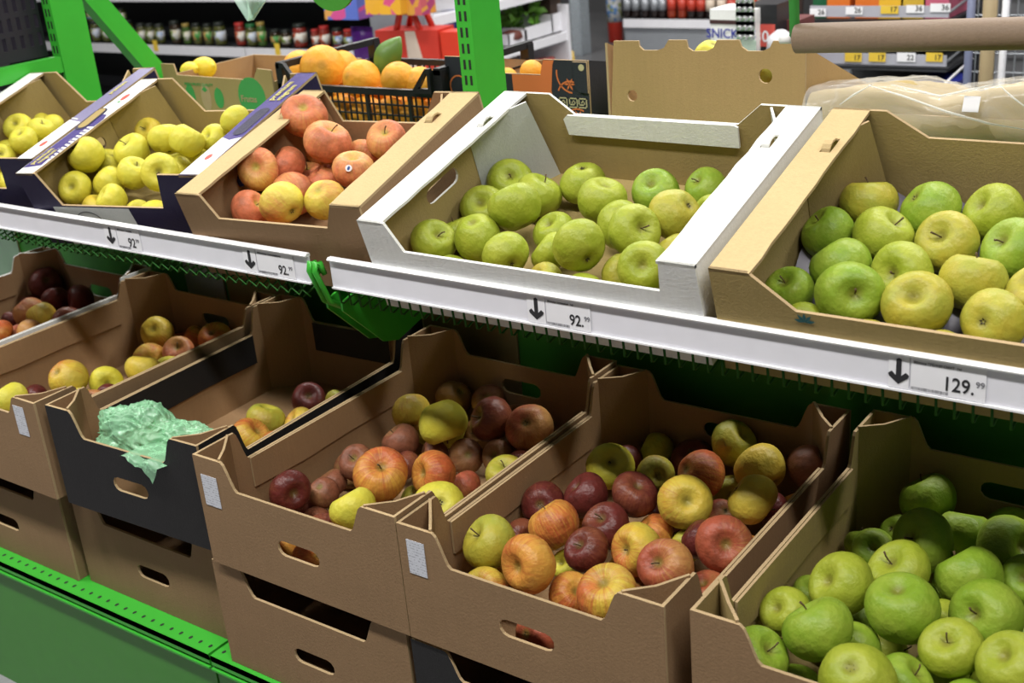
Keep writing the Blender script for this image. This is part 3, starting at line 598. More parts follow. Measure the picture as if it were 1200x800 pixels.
for key,items in FRUIT.items():
    M,W,D,H,_=CR[key]; Mi=M.inverted(); nrm=(M.to_3x3()@Vector((0,0,1))); org=M.translation
    A=[]
    for (px,py,d,lay,kind) in items:
        r=.035
        for _k in range(6):
            P=on(px,py,nrm,nrm.dot(org)+.006+r*.92+lay*.055); r=d*depth(P)/FPX/2
        A.append([Mi@P,min(max(r,.022),.043)*1.05,kind,True])
    base=[a[0].copy() for a in A]
    # hidden layer of fruit that carries the heap: a loose grid on the crate floor where nothing is in the way
    maxlay=max(i[3] for i in items)
    if maxlay>.5:
        gr=.033; kinds=[i[4] for i in items]; n_=0
        for zl in (0,1):
            yy=.012+gr
            row=0
            while yy<D-.012-gr:
                xx=.012+gr+(gr if (row+zl)%2 else 0)
                while xx<W-.012-gr:
                    c=Vector((xx+frr.uniform(-.004,.004),yy+frr.uniform(-.004,.004),.006+gr*.92+zl*.05))
                    near=[a for a in A if a[3] and (Vector((a[0].x,a[0].y))-Vector((c.x,c.y))).length<.075]
                    above=[a for a in near if a[0].z>c.z+.022]
                    clear=all((a[0]-c).length>(a[1]+gr)*.93 for a in A)
                    if clear and above: A.append([c,gr,frr.choice(kinds),False])
                    xx+=2*gr+.002
                yy+=gr*1.78; row+=1
    for it in range(90):
        for i in range(len(A)):
            for j in range(i):
                d=A[i][0]-A[j][0]; L=d.length; m=(A[i][1]+A[j][1])*.995
                if L<m and L>1e-5:
                    s=d/L*(m-L)*.5
                    wi,wj=(1,1) if A[i][3]==A[j][3] else ((.5,1.5) if A[i][3] else (1.5,.5))
                    A[i][0]=A[i][0]+s*wi; A[j][0]=A[j][0]-s*wj
        for i,a in enumerate(A):
            if a[3] and i<len(base): a[0]=a[0].lerp(base[i],.06)
            g=.0075; r=a[1]
            a[0].x=min(max(a[0].x,g+r),W-g-r); a[0].y=min(max(a[0].y,g+r),D-g-r); a[0].z=max(a[0].z,.0055+r*.93)
    PILE[key]=A
    nm='apples '+WHERE[key]; zm=max(a_[0].z for a_ in A)
    for P,r,kind,vis in A:
        o=put_fruit(M@P,r,kind,apple_label(kind,key,P,vis,W,D,zm),nm,frr)
        for lk,lpx,lpy in (('L4',874,513),('L1',268,394)):
            if key==lk and vis and (ony(lpx,lpy,(M@P).y)-(M@P)).length<.02:
                lv=[]
                for i in range(7):
                    u=i/6; wd=.35*math.sin(math.pi*min(1,u*.9+.08)); lv+=[(u*1.0,-wd,.1*math.sin(3*u)),(u*1.0,0,.2*math.sin(3*u)),(u*1.0,wd,.1*math.sin(3*u))]
                lo_=MB().add(lv,[(3*i+j,3*i+j+3,3*i+j+4,3*i+j+1) for i in range(6) for j in (0,1)]).build('leaf',LEAFM,o,True)
                wpos=M@P+((-RT*.85+UP*.1+FW*.2)*r if lk=='L4' else (RT*.1+UP*.75-FW*.3)*r)
                lo_.matrix_basis=o.matrix_world.inverted()@T(*wpos)@frame((0,0,0),(-RT+UP*.3) if lk=='L4' else RT,-FW+UP)@Matrix.Scale(r*.55,4)
                o['label']=('yellowish green apple with a green leaf, highest in the mixed apple crate' if lk=='L4' else 'red-blushed yellow apple with a green leaf in the yellow-red apple crate')
        if key=='U2' and vis and (ony(414,199,(M@P).y)-(M@P)).length<.03:
            o['label']='pink-red apple with a small round white sticker in the pink apple carton'; dv=(CPOS-M@P).normalized()+Vector((-.25,0,.05)); dv.normalize()
            q=o.matrix_world.inverted()@(M@P+dv*r*1.015); nn=(o.matrix_world.inverted().to_3x3()@dv).normalized()
            fr=T(*q)@Vector((0,0,1)).rotation_difference(nn).to_matrix().to_4x4(); st=MB(); st.panel(circ(0,0,.16,14),T(0,0,0),.02,mi=(0,0,0)); st=st.build('round_sticker',PAPER,o); st.matrix_basis=fr
            MB().panel(circ(0,0,.10,12,.06),T(0,0,.01),.005,mi=(0,0,0)).build('sticker_print',plain('blue_sticker_print',(.03,.08,.3),.5),st)
# ---------------------------------------------------------------- far side of the rack: shelf and the boxes on it
SZ=.42
t=thing('rear_shelf','green metal shelf on the far side of the rack under the orange crate','shelf',T(0,0,0))
MB().box((-1.085,.76,SZ-.02),(1.55,1.32,SZ-.001)).build('shelf_plate',GREEN_D,t)
MB().box((-1.085,1.32,SZ-.03),(1.55,1.335,SZ+.03)).build('front_rail',RAIL,t)
for x in (-1.05,-.5,.3,1.1): MB().box((x,.76,SZ-.1),(x+.004,1.1,SZ-.02)).build('bracket',GREEN,t)
tag(MB().box((-1.95,.752,FLOOR_Z),(1.55,.758,SZ-.03)).build('back_panel',GREEN_D),'green panel on the far face of the rack','panel')
def obox(name,label,M,W,D,fo,Hs,mats,holes=(),back=None,cat='box',group=None,hb=None):
    hb=hb or Hs
    t=thing(name,label,cat,M,group)
    MB().panel(fo,frame((0,0,0),(1,0,0),(0,0,1)),TH,holes).build('front_panel',mats,t)
    MB().panel(back or [(0,0),(W,0),(W,hb),(0,hb)],frame((W,D,0),(-1,0,0),(0,0,1)),TH).build('back_panel',mats,t)
    MB().panel([(TH,0),(D-TH,0),(D-TH,Hs),(TH,hb)],frame((0,D,0),(0,-1,0),(0,0,1)),TH).build('side_panel',mats,t)
    MB().panel([(TH,0),(D-TH,0),(D-TH,hb),(TH,Hs)],frame((W,0,0),(0,1,0),(0,0,1)),TH).build('side_panel',mats,t)
    MB().box((TH,TH,.0005),(W-TH,D-TH,TH),1).build('bottom_panel',mats,t)
    return t
FY=.90
def fx(px,py,Y=FY): return ony(px,py,Y)
# lemon box
x0,x1=fx(193,100).x,fx(320,100).x; zt=fx(200,75).z-SZ; zl=fx(260,93).z-SZ; W=x1-x0
lem=obox('lemon_box','kraft box with green fruit print holding lemons behind the yellow apples',T(x0,FY,SZ),W,.30,
   [(0,0),(W,0),(W,zt-.004),(W-.045,zt-.002),(W-.062,zl+.002),(.052,zl+.005),(.046,zt),(0,zt)],zl,[KRAFT_OL,KRAFT_IN,EDGE])
def fprint(t,name,poly,mat,o=-.0006): return MB().panel(poly,frame((0,o,0),(1,0,0),(0,0,1)),.0003,mi=(0,0,0)).build(name,mat,t)
zb=fx(230,119).z-SZ
for cx,rx,rz,m in ((.035,.014,.03,GREENINK),(.085,.017,.03,GREENINK),(.14,.017,.034,EDGE),(.185,.016,.024,GREENINK)):
    fprint(lem,'fruit_print',circ(cx+.005,zb+.012,rx,12,rz),m)
    fprint(lem,'leaf_print',[(cx-.006,zb+.03),(cx+.004,zb+.038),(cx+.014,zb+.03),(cx+.004,zb+.024)],GREENINK,-.001)
fprint(lem,'round_print',circ(W-.075,zb+.02,.045,20),GREENINK)
link('brand_text',text_mesh('Frutas',.021,EDGE),lem,frame((W-.112,-.0012,zb+.008),(1,0,0),(0,0,1)))
link('line_text',text_mesh('FRESH FRUITS QUALITY',.0095,GREENINK),lem,frame((.075,-.0008,zl-.018),(1,0,0),(0,0,1)))
qr=random.Random(5)
for px,py,d,yy in ((222,82,22,1.0),(238,80,30,1.03)):
    P=ony(px,py,yy); put_fruit(P,d*depth(P)/FPX/2,'lemon','bright yellow lemon showing above the edge of the kraft fruit box','lemons in the kraft box',qr,'lemon','lemon',rot=RY(R(80))@RZ(qr.random()*6))
for i in range(10):
    P=Vector((x0+.05+.065*(i%5),1.0+.09*(i//5),SZ+.045)); put_fruit(P,.036,'lemon','yellow lemon lying low inside the kraft fruit box','low lemons in the kraft box',qr,'lemon','lemon',rot=RY(R(85))@RZ(qr.random()*6))
# black plastic crate of oranges
x0,x1=fx(325,95).x,fx(518,100).x; W=x1-x0; D=.33; zr=fx(430,103).z-SZ; zh=fx(505,80).z-SZ
oc=thing('plastic_crate','black plastic mesh crate full of large oranges','crate',T(x0,FY,SZ))
def bar(a,b,name='bar'): return MB().box(a,b).build(name,BLKPLASTIC,oc)
for y in (0,D-.012):
    bar((.0,y,zr-.014),(W,y+.012,zr),'rim'); bar((0,y,.0),(W,y+.012,.012),'bottom_rail')
for x in (0,W-.022):
    for y in (0,D-.022): bar((x,y,0),(x+.022,y+.022,zh-.004),'corner_post')
    bar((x+.002,.0,zh-.014),(x+.020,D,zh),'end_handle'); bar((x+.004,.022,zr-.03),(x+.018,D-.022,zr-.018),'end_rail')
for x,s in ((.022,1),(W-.022,-1)):
    MB().panel([(0,zr-.004),(s*.055,zr-.004),(s*.012,zh),(0,zh)],frame((x,0,0),(1,0,0),(0,0,1)),-.010,mi=(0,0,0),holes=[[(s*.008,zr+.006),(s*.034,zr+.006),(s*.012,zh-.010),(s*.008,zh-.010)]] ).build('handle_web',BLKPLASTIC,oc)
lt=MB()
for y in (.004,D-.008):
    for i in range(5): lt.box((.01,y,.02+i*.022),(W-.01,y+.004,.0235+i*.022))
    k=int(W/.017)
    for i in range(k): lt.box((.02+i*.017,y,.01),(.0225+i*.017,y+.004,zr-.01))
    for i in range(4): lt.box((.02+i*W/4,y-.002,.01),(.028+i*W/4,y+.006,zr-.01))
for x in (.005,W-.009):
    for i in range(6): lt.box((x,.02,.02+i*.02),(x+.004,D-.02,.0235+i*.02))
    for i in range(16): lt.box((x,.03+i*.017,.01),(x+.004,.0325+i*.017,zr-.02))
tag(lt.build('lattice',BLKPLASTIC,oc),'fine black plastic mesh of the crate walls',kind='stuff')
MB().box((.01,.01,.002),(W-.01,D-.01,.006)).build('bottom',BLKPLASTIC,oc)
for px,py,d,yy in ((352,80,42,1.07),(378,80,54,.985),(400,80,42,1.09),(424,93,46,.985),(467,93,42,.98),(492,98,40,1.0),(508,100,36,.99),(443,100,36,1.04),(402,100,34,1.1)):
    P=ony(px,py,yy); put_fruit(P,d*depth(P)/FPX/2,'orange','large orange heaped above the rim of the black plastic crate','oranges in the black plastic crate',qr,'orange','orange')
for i in range(12):
    P=Vector((x0+.058+.071*(i%6),FY+.062+.09*(i//6),SZ+.05)); put_fruit(P,.04,'orange','orange behind the mesh of the black plastic crate','low oranges in the black plastic crate',qr,'orange','orange')
P=ony(456,72,1.0); lf=MB(); lv=[]; 
for i in range(9):
    u=i/8; wd=.024*math.sin(math.pi*min(1,u*.92+.05)); lv+=[(u*.1,-wd*1.3,.006*math.sin(3*u)),(u*.1,0,.012*math.sin(3*u)),(u*.1,wd*1.3,.006*math.sin(3*u))]
lf.add(lv,[(3*i+j,3*i+j+3,3*i+j+4,3*i+j+1) for i in range(8) for j in (0,1)])
o=lf.build('orange_leaf',LEAFM,None,True); o.matrix_world=T(*ony(442,88,1.02))@RZ(R(35))@RY(R(-52))@RX(R(75)); sm=o.modifiers.new('thick','SOLIDIFY'); sm.thickness=.0008
tag(o,'single green leaf standing among the oranges','leaf')
# black and orange patterned box
x0,x1=fx(524,100,.93).x,fx(690,100,.93).x; W=x1-x0; YB=.93; zt=fx(650,70,YB).z-SZ; zl=fx(620,87,YB).z-SZ
X=lambda px: fx(px,100,YB).x-x0
DARKB=card('charcoal_printed_cardboard',(.028,.030,.038),rough=.5)
bo=obox('fruit_box','charcoal box with orange ornament and pale spiral squares beside the green post','' or T(x0,YB,SZ),W,.30,
   [(0,0),(W,0),(W,zt),(X(638),zt),(X(634),zl),(X(552),zl),(X(548),zt),(0,zt)],zt,[DARKB,KRAFT_IN,EDGE],hb=zt-.06,holes=[[(X(640),.085),(X(648),.085),(X(648),.112),(X(644),.12),(X(640),.112)]])
fprint(bo,'orange_print',[(X(600),0),(X(649),0),(X(648),.10),(X(646),.13),(X(649),zt-.01),(X(651),zt-.001),(X(638.5),zt-.001),(X(634),zl-.001),(X(601),zl-.001),(X(602),.09)][::1],ORANGEINK)
def spiral(cx,cz,s):
    b=MB(); w=s*.13
    seg=[(-1,-1,1,-1),(1,-1,1,1),(1,1,-1,1),(-1,1,-1,-.4),(-1,-.4,.4,-.4),(.4,-.4,.4,.4),(.4,.4,-.3,.4),(-.3,.4,-.3,.1)]
    for a,b_,c,d in seg:
        xa,xb=sorted((cx+a*s/2,cx+c*s/2)); za,zb_=sorted((cz+b_*s/2,cz+d*s/2)); b.box((xa-w/2,-.0009,za-w/2),(xb+w/2,-.0005,zb_+w/2))
    return b.build('spiral_print',GOLDINK,bo)
zc=fx(665,120,YB).z-SZ
for px in (659,671,682): spiral(X(px),zc,.017)
def arc(cx,cz,r,a0,a1,w=.003):
    k=10; o=[(cx+r*math.cos(R(a0+(a1-a0)*i/k)),cz+r*math.sin(R(a0+(a1-a0)*i/k))) for i in range(k+1)]
    return fprint(bo,'arc_print',o+[(cx+(r-w)*math.cos(R(a0+(a1-a0)*i/k)),cz+(r-w)*math.sin(R(a0+(a1-a0)*i/k))) for i in range(k,-1,-1)],ORANGEINK)
arc(X(672),zc+.055,.038,170,265); arc(X(668),zc+.012,.03,70,160); arc(X(538),zc+.02,.024,60,300); arc(X(675),zc-.04,.03,60,150)
for cx,cz in ((X(668),zc+.035),(X(676),zc-.026),(X(664),zc-.03)):
    for i in range(6): a=R(60*i); fprint(bo,'petal_print',[(cx,cz),(cx+.007*math.cos(a-.3),cz+.007*math.sin(a-.3)),(cx+.013*math.cos(a),cz+.013*math.sin(a)),(cx+.007*math.cos(a+.3),cz+.007*math.sin(a+.3))],ORANGEINK,-.0012)
MB().panel([(X(675),zc+.032),(X(679),zc+.022),(W,zc+.020),(W,zt-.002),(X(674),zt-.002)],frame((0,-.005,0),(1,0,0),(0,0,1)),.004).build('front_tab',[DARKB,DARKB,EDGE],bo)
fprint(bo,'gold_seal',circ(X(684),zt-.012,.0065,10),GOLDINK,-.0056)
for px,py,d,yy in ((623,84,28,1.03),(594,92,26,1.03)):
    P=ony(px,py,yy); put_fruit(P,d*depth(P)/FPX/2,'orange','orange peeping over the orange printed edge of the charcoal box','oranges in the charcoal box',qr,'orange','orange')
for i in range(8): P=Vector((x0+.06+.078*(i%4),YB+.06+.1*(i//4),SZ+.05)); put_fruit(P,.04,'orange','orange lying deep inside the charcoal box','low oranges in the charcoal box',qr,'orange','orange')
# tall brown box with notched top
YC=.90; x0=fx(710,100,YC).x; x1=fx(944,60,YC).x; W=x1-x0
Z=lambda px,py: (fx(px,py,YC).x-x0, fx(px,py,YC).z-SZ)
fo=[(0,0),(W,0),Z(944,49),Z(906,48),Z(902,56),Z(893,60),Z(876,60),Z(869,55),Z(866,47),Z(840,47),Z(836,56),Z(828,60),Z(812,60),Z(806,56),Z(804,47),Z(783,47),Z(778,56),Z(770,59),Z(754,59),Z(749,54),Z(748,48),Z(719,48)]
c1,c2=Z(741,112),Z(897,89)
tb=obox('brown_box','tall plain brown box with notched top and round holes behind the white-edged carton',T(x0,YC,SZ),W,.32,fo,Z(800,50)[1]-.004,[TAN,KRAFT_IN,EDGE],holes=[circ(c1[0],c1[1],.0105,14),circ(c2[0],c2[1],.0125,14)],hb=.10)
TBP=(x0,YC,W)
for i in range(12):
    hz=.045+.06*(i//6); P=Vector((x0+.05+.07*(i%3)*1.0+.05*(i//6)+ (.0 if (i//3)%2==0 else .03),YC+.07+.09*((i//3)%2),SZ+hz)); put_fruit(P,.036,'y','yellow-green apple inside the tall brown notched box','apples in the tall brown box',qr)
hp=ony(897,90,YC+.045); put_fruit(hp,.030,'gy','dull yellow-green apple behind the round hole of the tall brown box',None,qr)
P=ony(832,64,YC+.06); put_fruit(P,.028,'y','pale yellow apple peeping through the notch of the tall brown box',None,qr)
# kraft box under clear film
x0=fx(965,110,.86).x+.0; x1=1.34; W=x1-x0
fb=obox('film_covered_box','kraft box covered with clear plastic film beside the tall brown box',T(x0,.88,SZ),W,.32,[(0,0),(W,0),(W,.13),(0,.13)],.13,[KRAFT_LT,KRAFT_IN,EDGE],hb=.09)
def ridge(x):
    pts=[(fx(px,py,.90).x,fx(px,py,.90).z) for px,py in ((925,108),(960,101),(1000,98),(1040,97),(1070,103),(1100,112),(1130,106),(1165,98),(1200,96),(1300,99),(1420,104))]
    for (a,b),(c,d) in zip(pts,pts[1:]):
        if x<=c: k=max(0,(x-a)/(c-a)); k=k*k*(3-2*k); return b+(d-b)*k
    return pts[-1][1]
def drape(name,off,mat,parent,amp,seed):
    nx,ny=70,36; vs=[]; xa=TBP[0]+TBP[2]+.006
    for j in range(ny+1):
        v=j/ny
        for i in range(nx+1):
            x=xa+(1.36-xa)*i/nx; rz=ridge(x)
            if v<.4: k=v/.4; y=.868+.035*k*k+.0; z=(SZ+.06)+(rz-SZ-.06)*math.sin(k*math.pi/2)**.8
            else: k=(v-.4)/.6; y=.903+.32*k; z=rz-.02*k-.04*k*k
            q=noise.noise(Vector((x*9+seed,y*14+z*9,seed)))*amp+abs(noise.noise(Vector((x*22+z*18,y*20-z*24,seed+4))))*amp*.8
            vs.append((x,y-off-q*(1 if v<.5 else .1),z+off-q*(.15 if v<.5 else 1)))
    fs=[(j*(nx+1)+i,j*(nx+1)+i+1,(j+1)*(nx+1)+i+1,(j+1)*(nx+1)+i) for j in range(ny) for i in range(nx)]
    return MB().add(vs,fs).build(name,mat,parent,True,parent.matrix_basis.inverted())
drape('paper_liner',-.010,KRAFT_OL,fb,.008,3.)
def film_mat(name,col,alpha,rough,trans=True):
    m=NT(name); m.set(m.b,'Base Color',c4(col)); m.set(m.b,'Roughness',rough); m.set(m.b,'Specular IOR Level',.7)
    o=m.obj(); a=m.math('SUBTRACT',1.,m.step(m.math('ABSOLUTE',m.math('SUBTRACT',m.noise(o,6.,3.,.5),.5)),.0,.012)); m.set(m.b,'Alpha',m.math('MULTIPLY_ADD',a,.06,alpha*.5)); return m.mat
drape('clear_film',.0,film_mat('clear_film',(.93,.93,.9),.42,.18),fb,.014,8.)
FOLD=film_mat('film_fold',(.95,.95,.93),.8,.2)
for pl in (((1018,99),(1060,112),(1110,130),(1160,144),(1215,153)),((985,122),(1002,110),(1024,98)),((1172,99),(1186,112),(1210,130)),((1045,98),(1085,108),(1103,112),(1140,104),(1168,98))):
    pts=[]
    for i,q in enumerate(pl):
        P=ony(q[0],q[1],.862); P.y-=.004; pts.append(P)
    MB().tube(pts,[.0006]+[.0018]*(len(pts)-2)+[.0006],5).build('film_fold',FOLD,fb,True,fb.matrix_basis.inverted())
b=MB(); P=ony(1141,120,.872); b.box((-.012,-.0005,-.012),(.012,.0005,.012)); o=b.build('paper_tape',PAPER,fb); o.matrix_basis=fb.matrix_basis.inverted()@T(P.x,P.y-.012,P.z)@RX(R(-25))
# paper roll on its holder
TUBEM=card('brown_paper_roll',(.23,.165,.115),rough=.55)
rl=thing('paper_roll','long brown paper roll hanging above the kraft carton','paper roll',T(0,0,0))
A=ony(934,45,.72); B=ony(1200,39,.72); B=A+(B-A)*1.9
MB().tube([A,B],.0218,24,cap=True).build('roll',TUBEM,rl,True)
hd=thing('roll_holder','green holder arm with white knob at the end of the paper roll','holder',T(0,0,0))
d=(B-A).normalized(); E0=A-d*.004
MB().tube([E0,E0+Vector((.0,0,.02)),E0+Vector((-.012,0,.42)),E0+Vector((-.012,0,.70))],[.008]*4,8).build('arm',plain('dark_green_paint',(.03,.2,.03),.45),hd,True)
MB().tube([E0-d*.022,E0-d*.002],.0075,10).build('knob',plain('white_plastic',(.8,.8,.8),.4),hd,True)
E1=B+d*.004; MB().tube([E1,E1+Vector((0,0,.42)),E1+Vector((0,0,.70))],.008,8).build('arm',plain('dark_green_paint',(.03,.2,.03),.45),hd,True)
MB().box((.05,.70,1.3),(1.6,.73,1.34)).build('top_bar',GREEN,hd)
# black plastic crate on the arm of the far post
bx=thing('slotted_crate','black slotted plastic crate resting on the green arm of the rack','crate',T(-1.54,.16,.634))
def slotwall(L,H,nx,nz):
    hs=[]
    for i in range(nx):
        for k in range(nz):
            if i in (nx//3,2*nx//3): continue
            a=L*(i+.28)/nx; b=L*(i+.72)/nx; c=.02+(H-.06)*(k+.15)/nz; d=.02+(H-.06)*(k+.85)/nz; hs.append([(a,c),(b,c),(b,d),(a,d)])
    return hs
bm=plain('dark_violet_black_plastic',(.016,.013,.022),.5)
MB().panel([(0,0),(.50,0),(.50,.22),(0,.22)],frame((.405,0,0),(0,1,0),(0,0,1)),.006,slotwall(.50,.22,22,4),(0,0,0)).build('side_wall',bm,bx)
MB().panel([(0,0),(.40,0),(.40,.22),(0,.22)],frame((0,0,0),(1,0,0),(0,0,1)),.006,slotwall(.40,.22,16,4),(0,0,0)).build('end_wall',bm,bx)
MB().panel([(0,0),(.50,0),(.50,.22),(0,.22)],frame((0,.5,0),(0,-1,0),(0,0,1)),.006,mi=(0,0,0)).build('side_wall',bm,bx)
MB().panel([(0,0),(.40,0),(.40,.22),(0,.22)],frame((.40,.5,0),(-1,0,0),(0,0,1)),.006,mi=(0,0,0)).build('end_wall',bm,bx)
MB().box((.004,.004,.0),(.40,.496,.006)).build('bottom',bm,bx)
for a,b_ in (((-.006,-.006,.205),(.411,.004,.222)),((-.006,.496,.205),(.411,.506,.222)),((.401,-.006,.205),(.411,.506,.222)),((-.006,-.006,.205),(.004,.506,.222))): MB().box(a,b_).build('rim',bm,bx)
# things hanging from the rack's top bar
MINT=film_mat('mint_plastic_bag',(.55,.80,.66),.95,.35)
tip=ony(290,25,.70); l=ony(272,0,.70); r_=ony(311,0,.70); sl=(l-tip); sr=(r_-tip); hb=thing('plastic_bag','pale mint plastic bag hanging point-down from the top bar','bag',T(0,0,0))
k=2.4; a,b_=tip+sl*k,tip+sr*k; top=1.3; vs=[]; 
prof=[tip,a,Vector((a.x,a.y,top)),Vector((b_.x,b_.y,top)),b_]
n_=12; gv=[];
for j in range(n_+1):
    z=tip.z+(top-tip.z)*j/n_
    def xl(side,full):
        kk=(z-tip.z)/((full.z-tip.z) or 1); return tip.x+(full.x-tip.x)*min(1,kk)
    for i in range(13):
        u=i/12; x=xl(0,a)*(1-u)+xl(1,b_)*u; gv.append((x,.70+.012*math.sin(u*9+j*.4)+.012*math.sin(math.pi*u),z))
MB().add(gv,[(j*13+i,j*13+i+1,(j+1)*13+i+1,(j+1)*13+i) for j in range(n_) for i in range(12)]).build('bag_sheet',MINT,hb,True)
C0=ony(386,-30,.705); sg=thing('round_sign','round green sign hanging from the top bar','sign',T(0,0,0)); rad=abs(ony(386,13,.705).z-C0.z)
MB().panel(circ(C0.x,C0.z,rad,32),frame((0,.702,0),(1,0,0),(0,0,1)),.006,mi=(0,0,0)).build('disc',GREEN_D,sg)
MB().tube([(C0.x,.705,C0.z+rad-.005),(C0.x,.705,1.3)],.0015,6).build('cord',INK,sg)

# ---------------------------------------------------------------- crumpled green bag in the black crate
def bag_mat():
    m=NT('green_plastic_film'); m.set(m.b,'Base Color',(.38,.78,.46,1)); m.set(m.b,'Roughness',.25); m.set(m.b,'Specular IOR Level',.9)
    o=m.obj(); nz=m.noise(o,26.,5.,.6); cr=m.math('SUBTRACT',1.,m.step(m.math('ABSOLUTE',m.math('SUBTRACT',nz,.5)),.0,.03))
    m.set(m.b,'Alpha',m.math('MULTIPLY_ADD',cr,.3,.5)); v=m.n('ShaderNodeTexVoronoi'); v.feature='DISTANCE_TO_EDGE'; m.set(v,'Vector',o); m.set(v,'Scale',45.); m.bump(nz,.35,.02); return m.mat
BAGM=bag_mat(); gb=thing('crumpled_bag','crumpled translucent green plastic bag stuffed in the front of the black crate','bag',T(0,0,0))
def blob(name,c,rx,ry,rz,seed,rot):
    bm_=bmesh.new(); bmesh.ops.create_icosphere(bm_,subdivisions=6,radius=1)
    for v in bm_.verts:
        p=v.co.normalized(); w1=noise.noise_vector(p*1.5+Vector((seed,2,0)))*.5; pp=p+w1
        q=.30*noise.noise(p*1.3+Vector((seed,0,0)))+.26*(.35-abs(noise.noise(pp*2.4+Vector((0,seed,3)))))+.15*(.3-abs(noise.noise(pp*5.+Vector((seed,5,1)))))+.05*(.3-abs(noise.noise(pp*12.+Vector((seed,5,7)))))
        v.co=Vector((p.x*rx,p.y*ry,p.z*rz))*(1+q)
    me=bpy.data.meshes.new(name); bm_.to_mesh(me); bm_.free(); me.materials.append(BAGM); me.polygons.foreach_set('use_smooth',[True]*len(me.polygons))
    o=link(name,me,gb); o.matrix_basis=T(*c)@RZ(rot); return o
blob('bag_body',(-.222,.072,.137),.078,.046,.050,3.,R(12))
blob('bag_tail',(-.130,.095,.128),.066,.036,.036,9.,R(20))
vs=[];n_=10
for j in range(9):
    for i in range(n_+1):
        u=i/n_; v=j/8; x=-.175+.10*u*(1-.25*v); k=max(0,(v-.5)*2); z=.1475+.004*math.sin(u*11)-.030*k*(.1+.9*u*u)-.006*(1-v)
        y=.060-.125*min(v,.5)-.003*k-.0025*math.sin(u*13+v*4)**2
        vs.append((x,y,z))
MB().add(vs,[(j*(n_+1)+i,j*(n_+1)+i+1,(j+1)*(n_+1)+i+1,(j+1)*(n_+1)+i) for j in range(8) for i in range(n_)]).build('bag_corner',BAGM,gb,True)
# ---------------------------------------------------------------- the shop behind the rack
DARK=plain('dark_grey_panel',(.035,.037,.042),.6); SHW=plain('white_shelf_metal',(.72,.72,.76),.4); YTAG=plain('yellow_ticket',(.75,.52,.05),.6); GREYM=plain('grey_metal',(.32,.34,.37),.4,.4)
def shelf_x(name,label,Y,depth_,levels,x0,x1,zback,backm=DARK):
    t=thing(name,label,'shelf',T(0,0,0))
    MB().box((x0,Y+depth_,FLOOR_Z),(x1,Y+depth_+.03,zback)).build('back_board',backm,t)
    for z in levels:
        MB().box((x0,Y,z-.035),(x1,Y+depth_,z-.012)).build('shelf_board',DARK,t)
        n=max(1,int((x1-x0)/1.0))
        for i in range(n):
            a=x0+(x1-x0)*i/n; MB().box((a+.004,Y-.012,z-.055),(a+(x1-x0)/n-.004,Y,z)).build('price_strip',SHW,t)
    MB().box((x0,Y+.01,FLOOR_Z),(x1,Y+.03,min(levels)-.06)).build('plinth',GREYM,t)
    return t
# jar shelving
YJ=3.9; zj=ony(270,55,YJ).z; zj2=ony(60,111,YJ).z; zj3=ony(270,-10,YJ).z
shelf_x('jar_shelf','dark shelving with white edges full of preserve jars',YJ,.42,[zj,zj2,zj3],-7.2,ony(446,62,YJ).x,1.3)
JB={}
def jar_meshes(r,h,glass,lid,lab):
    key=(r,h,glass.name,lid.name,lab.name)
    if key not in JB:
        JB[key]=(MB().lathe([(r*.8,0),(r*.96,.004),(r,.012),(r,h*.72),(r*.93,h*.80),(r*.84,h*.84)],18).mesh('jar',glass,True),
                 MB().lathe([(r*.9,h*.84),(r*.9,h*.99),(r*.86,h)],18).mesh('lid',lid,True),
                 MB().lathe([(r*1.012,h*.2),(r*1.012,h*.62)],18).mesh('label_band',lab,True))
    return JB[key]
GL=[plain('olive_preserve',(.07,.075,.02),.15),plain('dark_brown_preserve',(.035,.022,.012),.15),plain('red_preserve',(.22,.025,.015),.15),plain('green_preserve',(.05,.10,.02),.15)]
LD=[plain('dark_lid',(.02,.025,.02),.4),plain('gold_lid',(.35,.25,.06),.35),plain('green_lid',(.02,.14,.04),.4),plain('red_lid',(.45,.03,.025),.4)]
def pat_mat(name,cols,scale):
    m=NT(name); o=m.obj(); v=m.n('ShaderNodeTexVoronoi'); m.set(v,'Vector',o); m.set(v,'Scale',scale)
    cr=m.n('ShaderNodeValToRGB'); cr.color_ramp.interpolation='CONSTANT'; e=cr.color_ramp.elements
    while len(e)<len(cols): e.new(.5)
    for i,c in enumerate(cols): e[i].position=i/len(cols); e[i].color=c4(c)
    s=m.n('ShaderNodeSeparateColor'); m.set(s,0,v.outputs['Color']); m.set(cr,0,s.outputs[0]); m.set(m.b,'Base Color',cr.outputs[0]); m.set(m.b,'Roughness',.4); return m.mat
LB=[pat_mat('white_green_jar_label',[(.6,.6,.55),(.65,.63,.55),(.2,.28,.06),(.55,.5,.35)],40.),pat_mat('blue_jar_label',[(.55,.6,.7),(.1,.25,.55),(.3,.33,.1),(.6,.6,.6)],40.),pat_mat('red_white_jar_label',[(.7,.68,.62),(.7,.65,.6),(.45,.1,.04),(.6,.5,.4)],40.),pat_mat('green_jar_label',[(.05,.25,.05),(.08,.3,.06),(.5,.3,.1),(.4,.4,.2)],40.)]
GN=('olive','dark brown','red','green'); LN=('white','blue and white','red and white','green'); DN=('dark','gold','green','red')
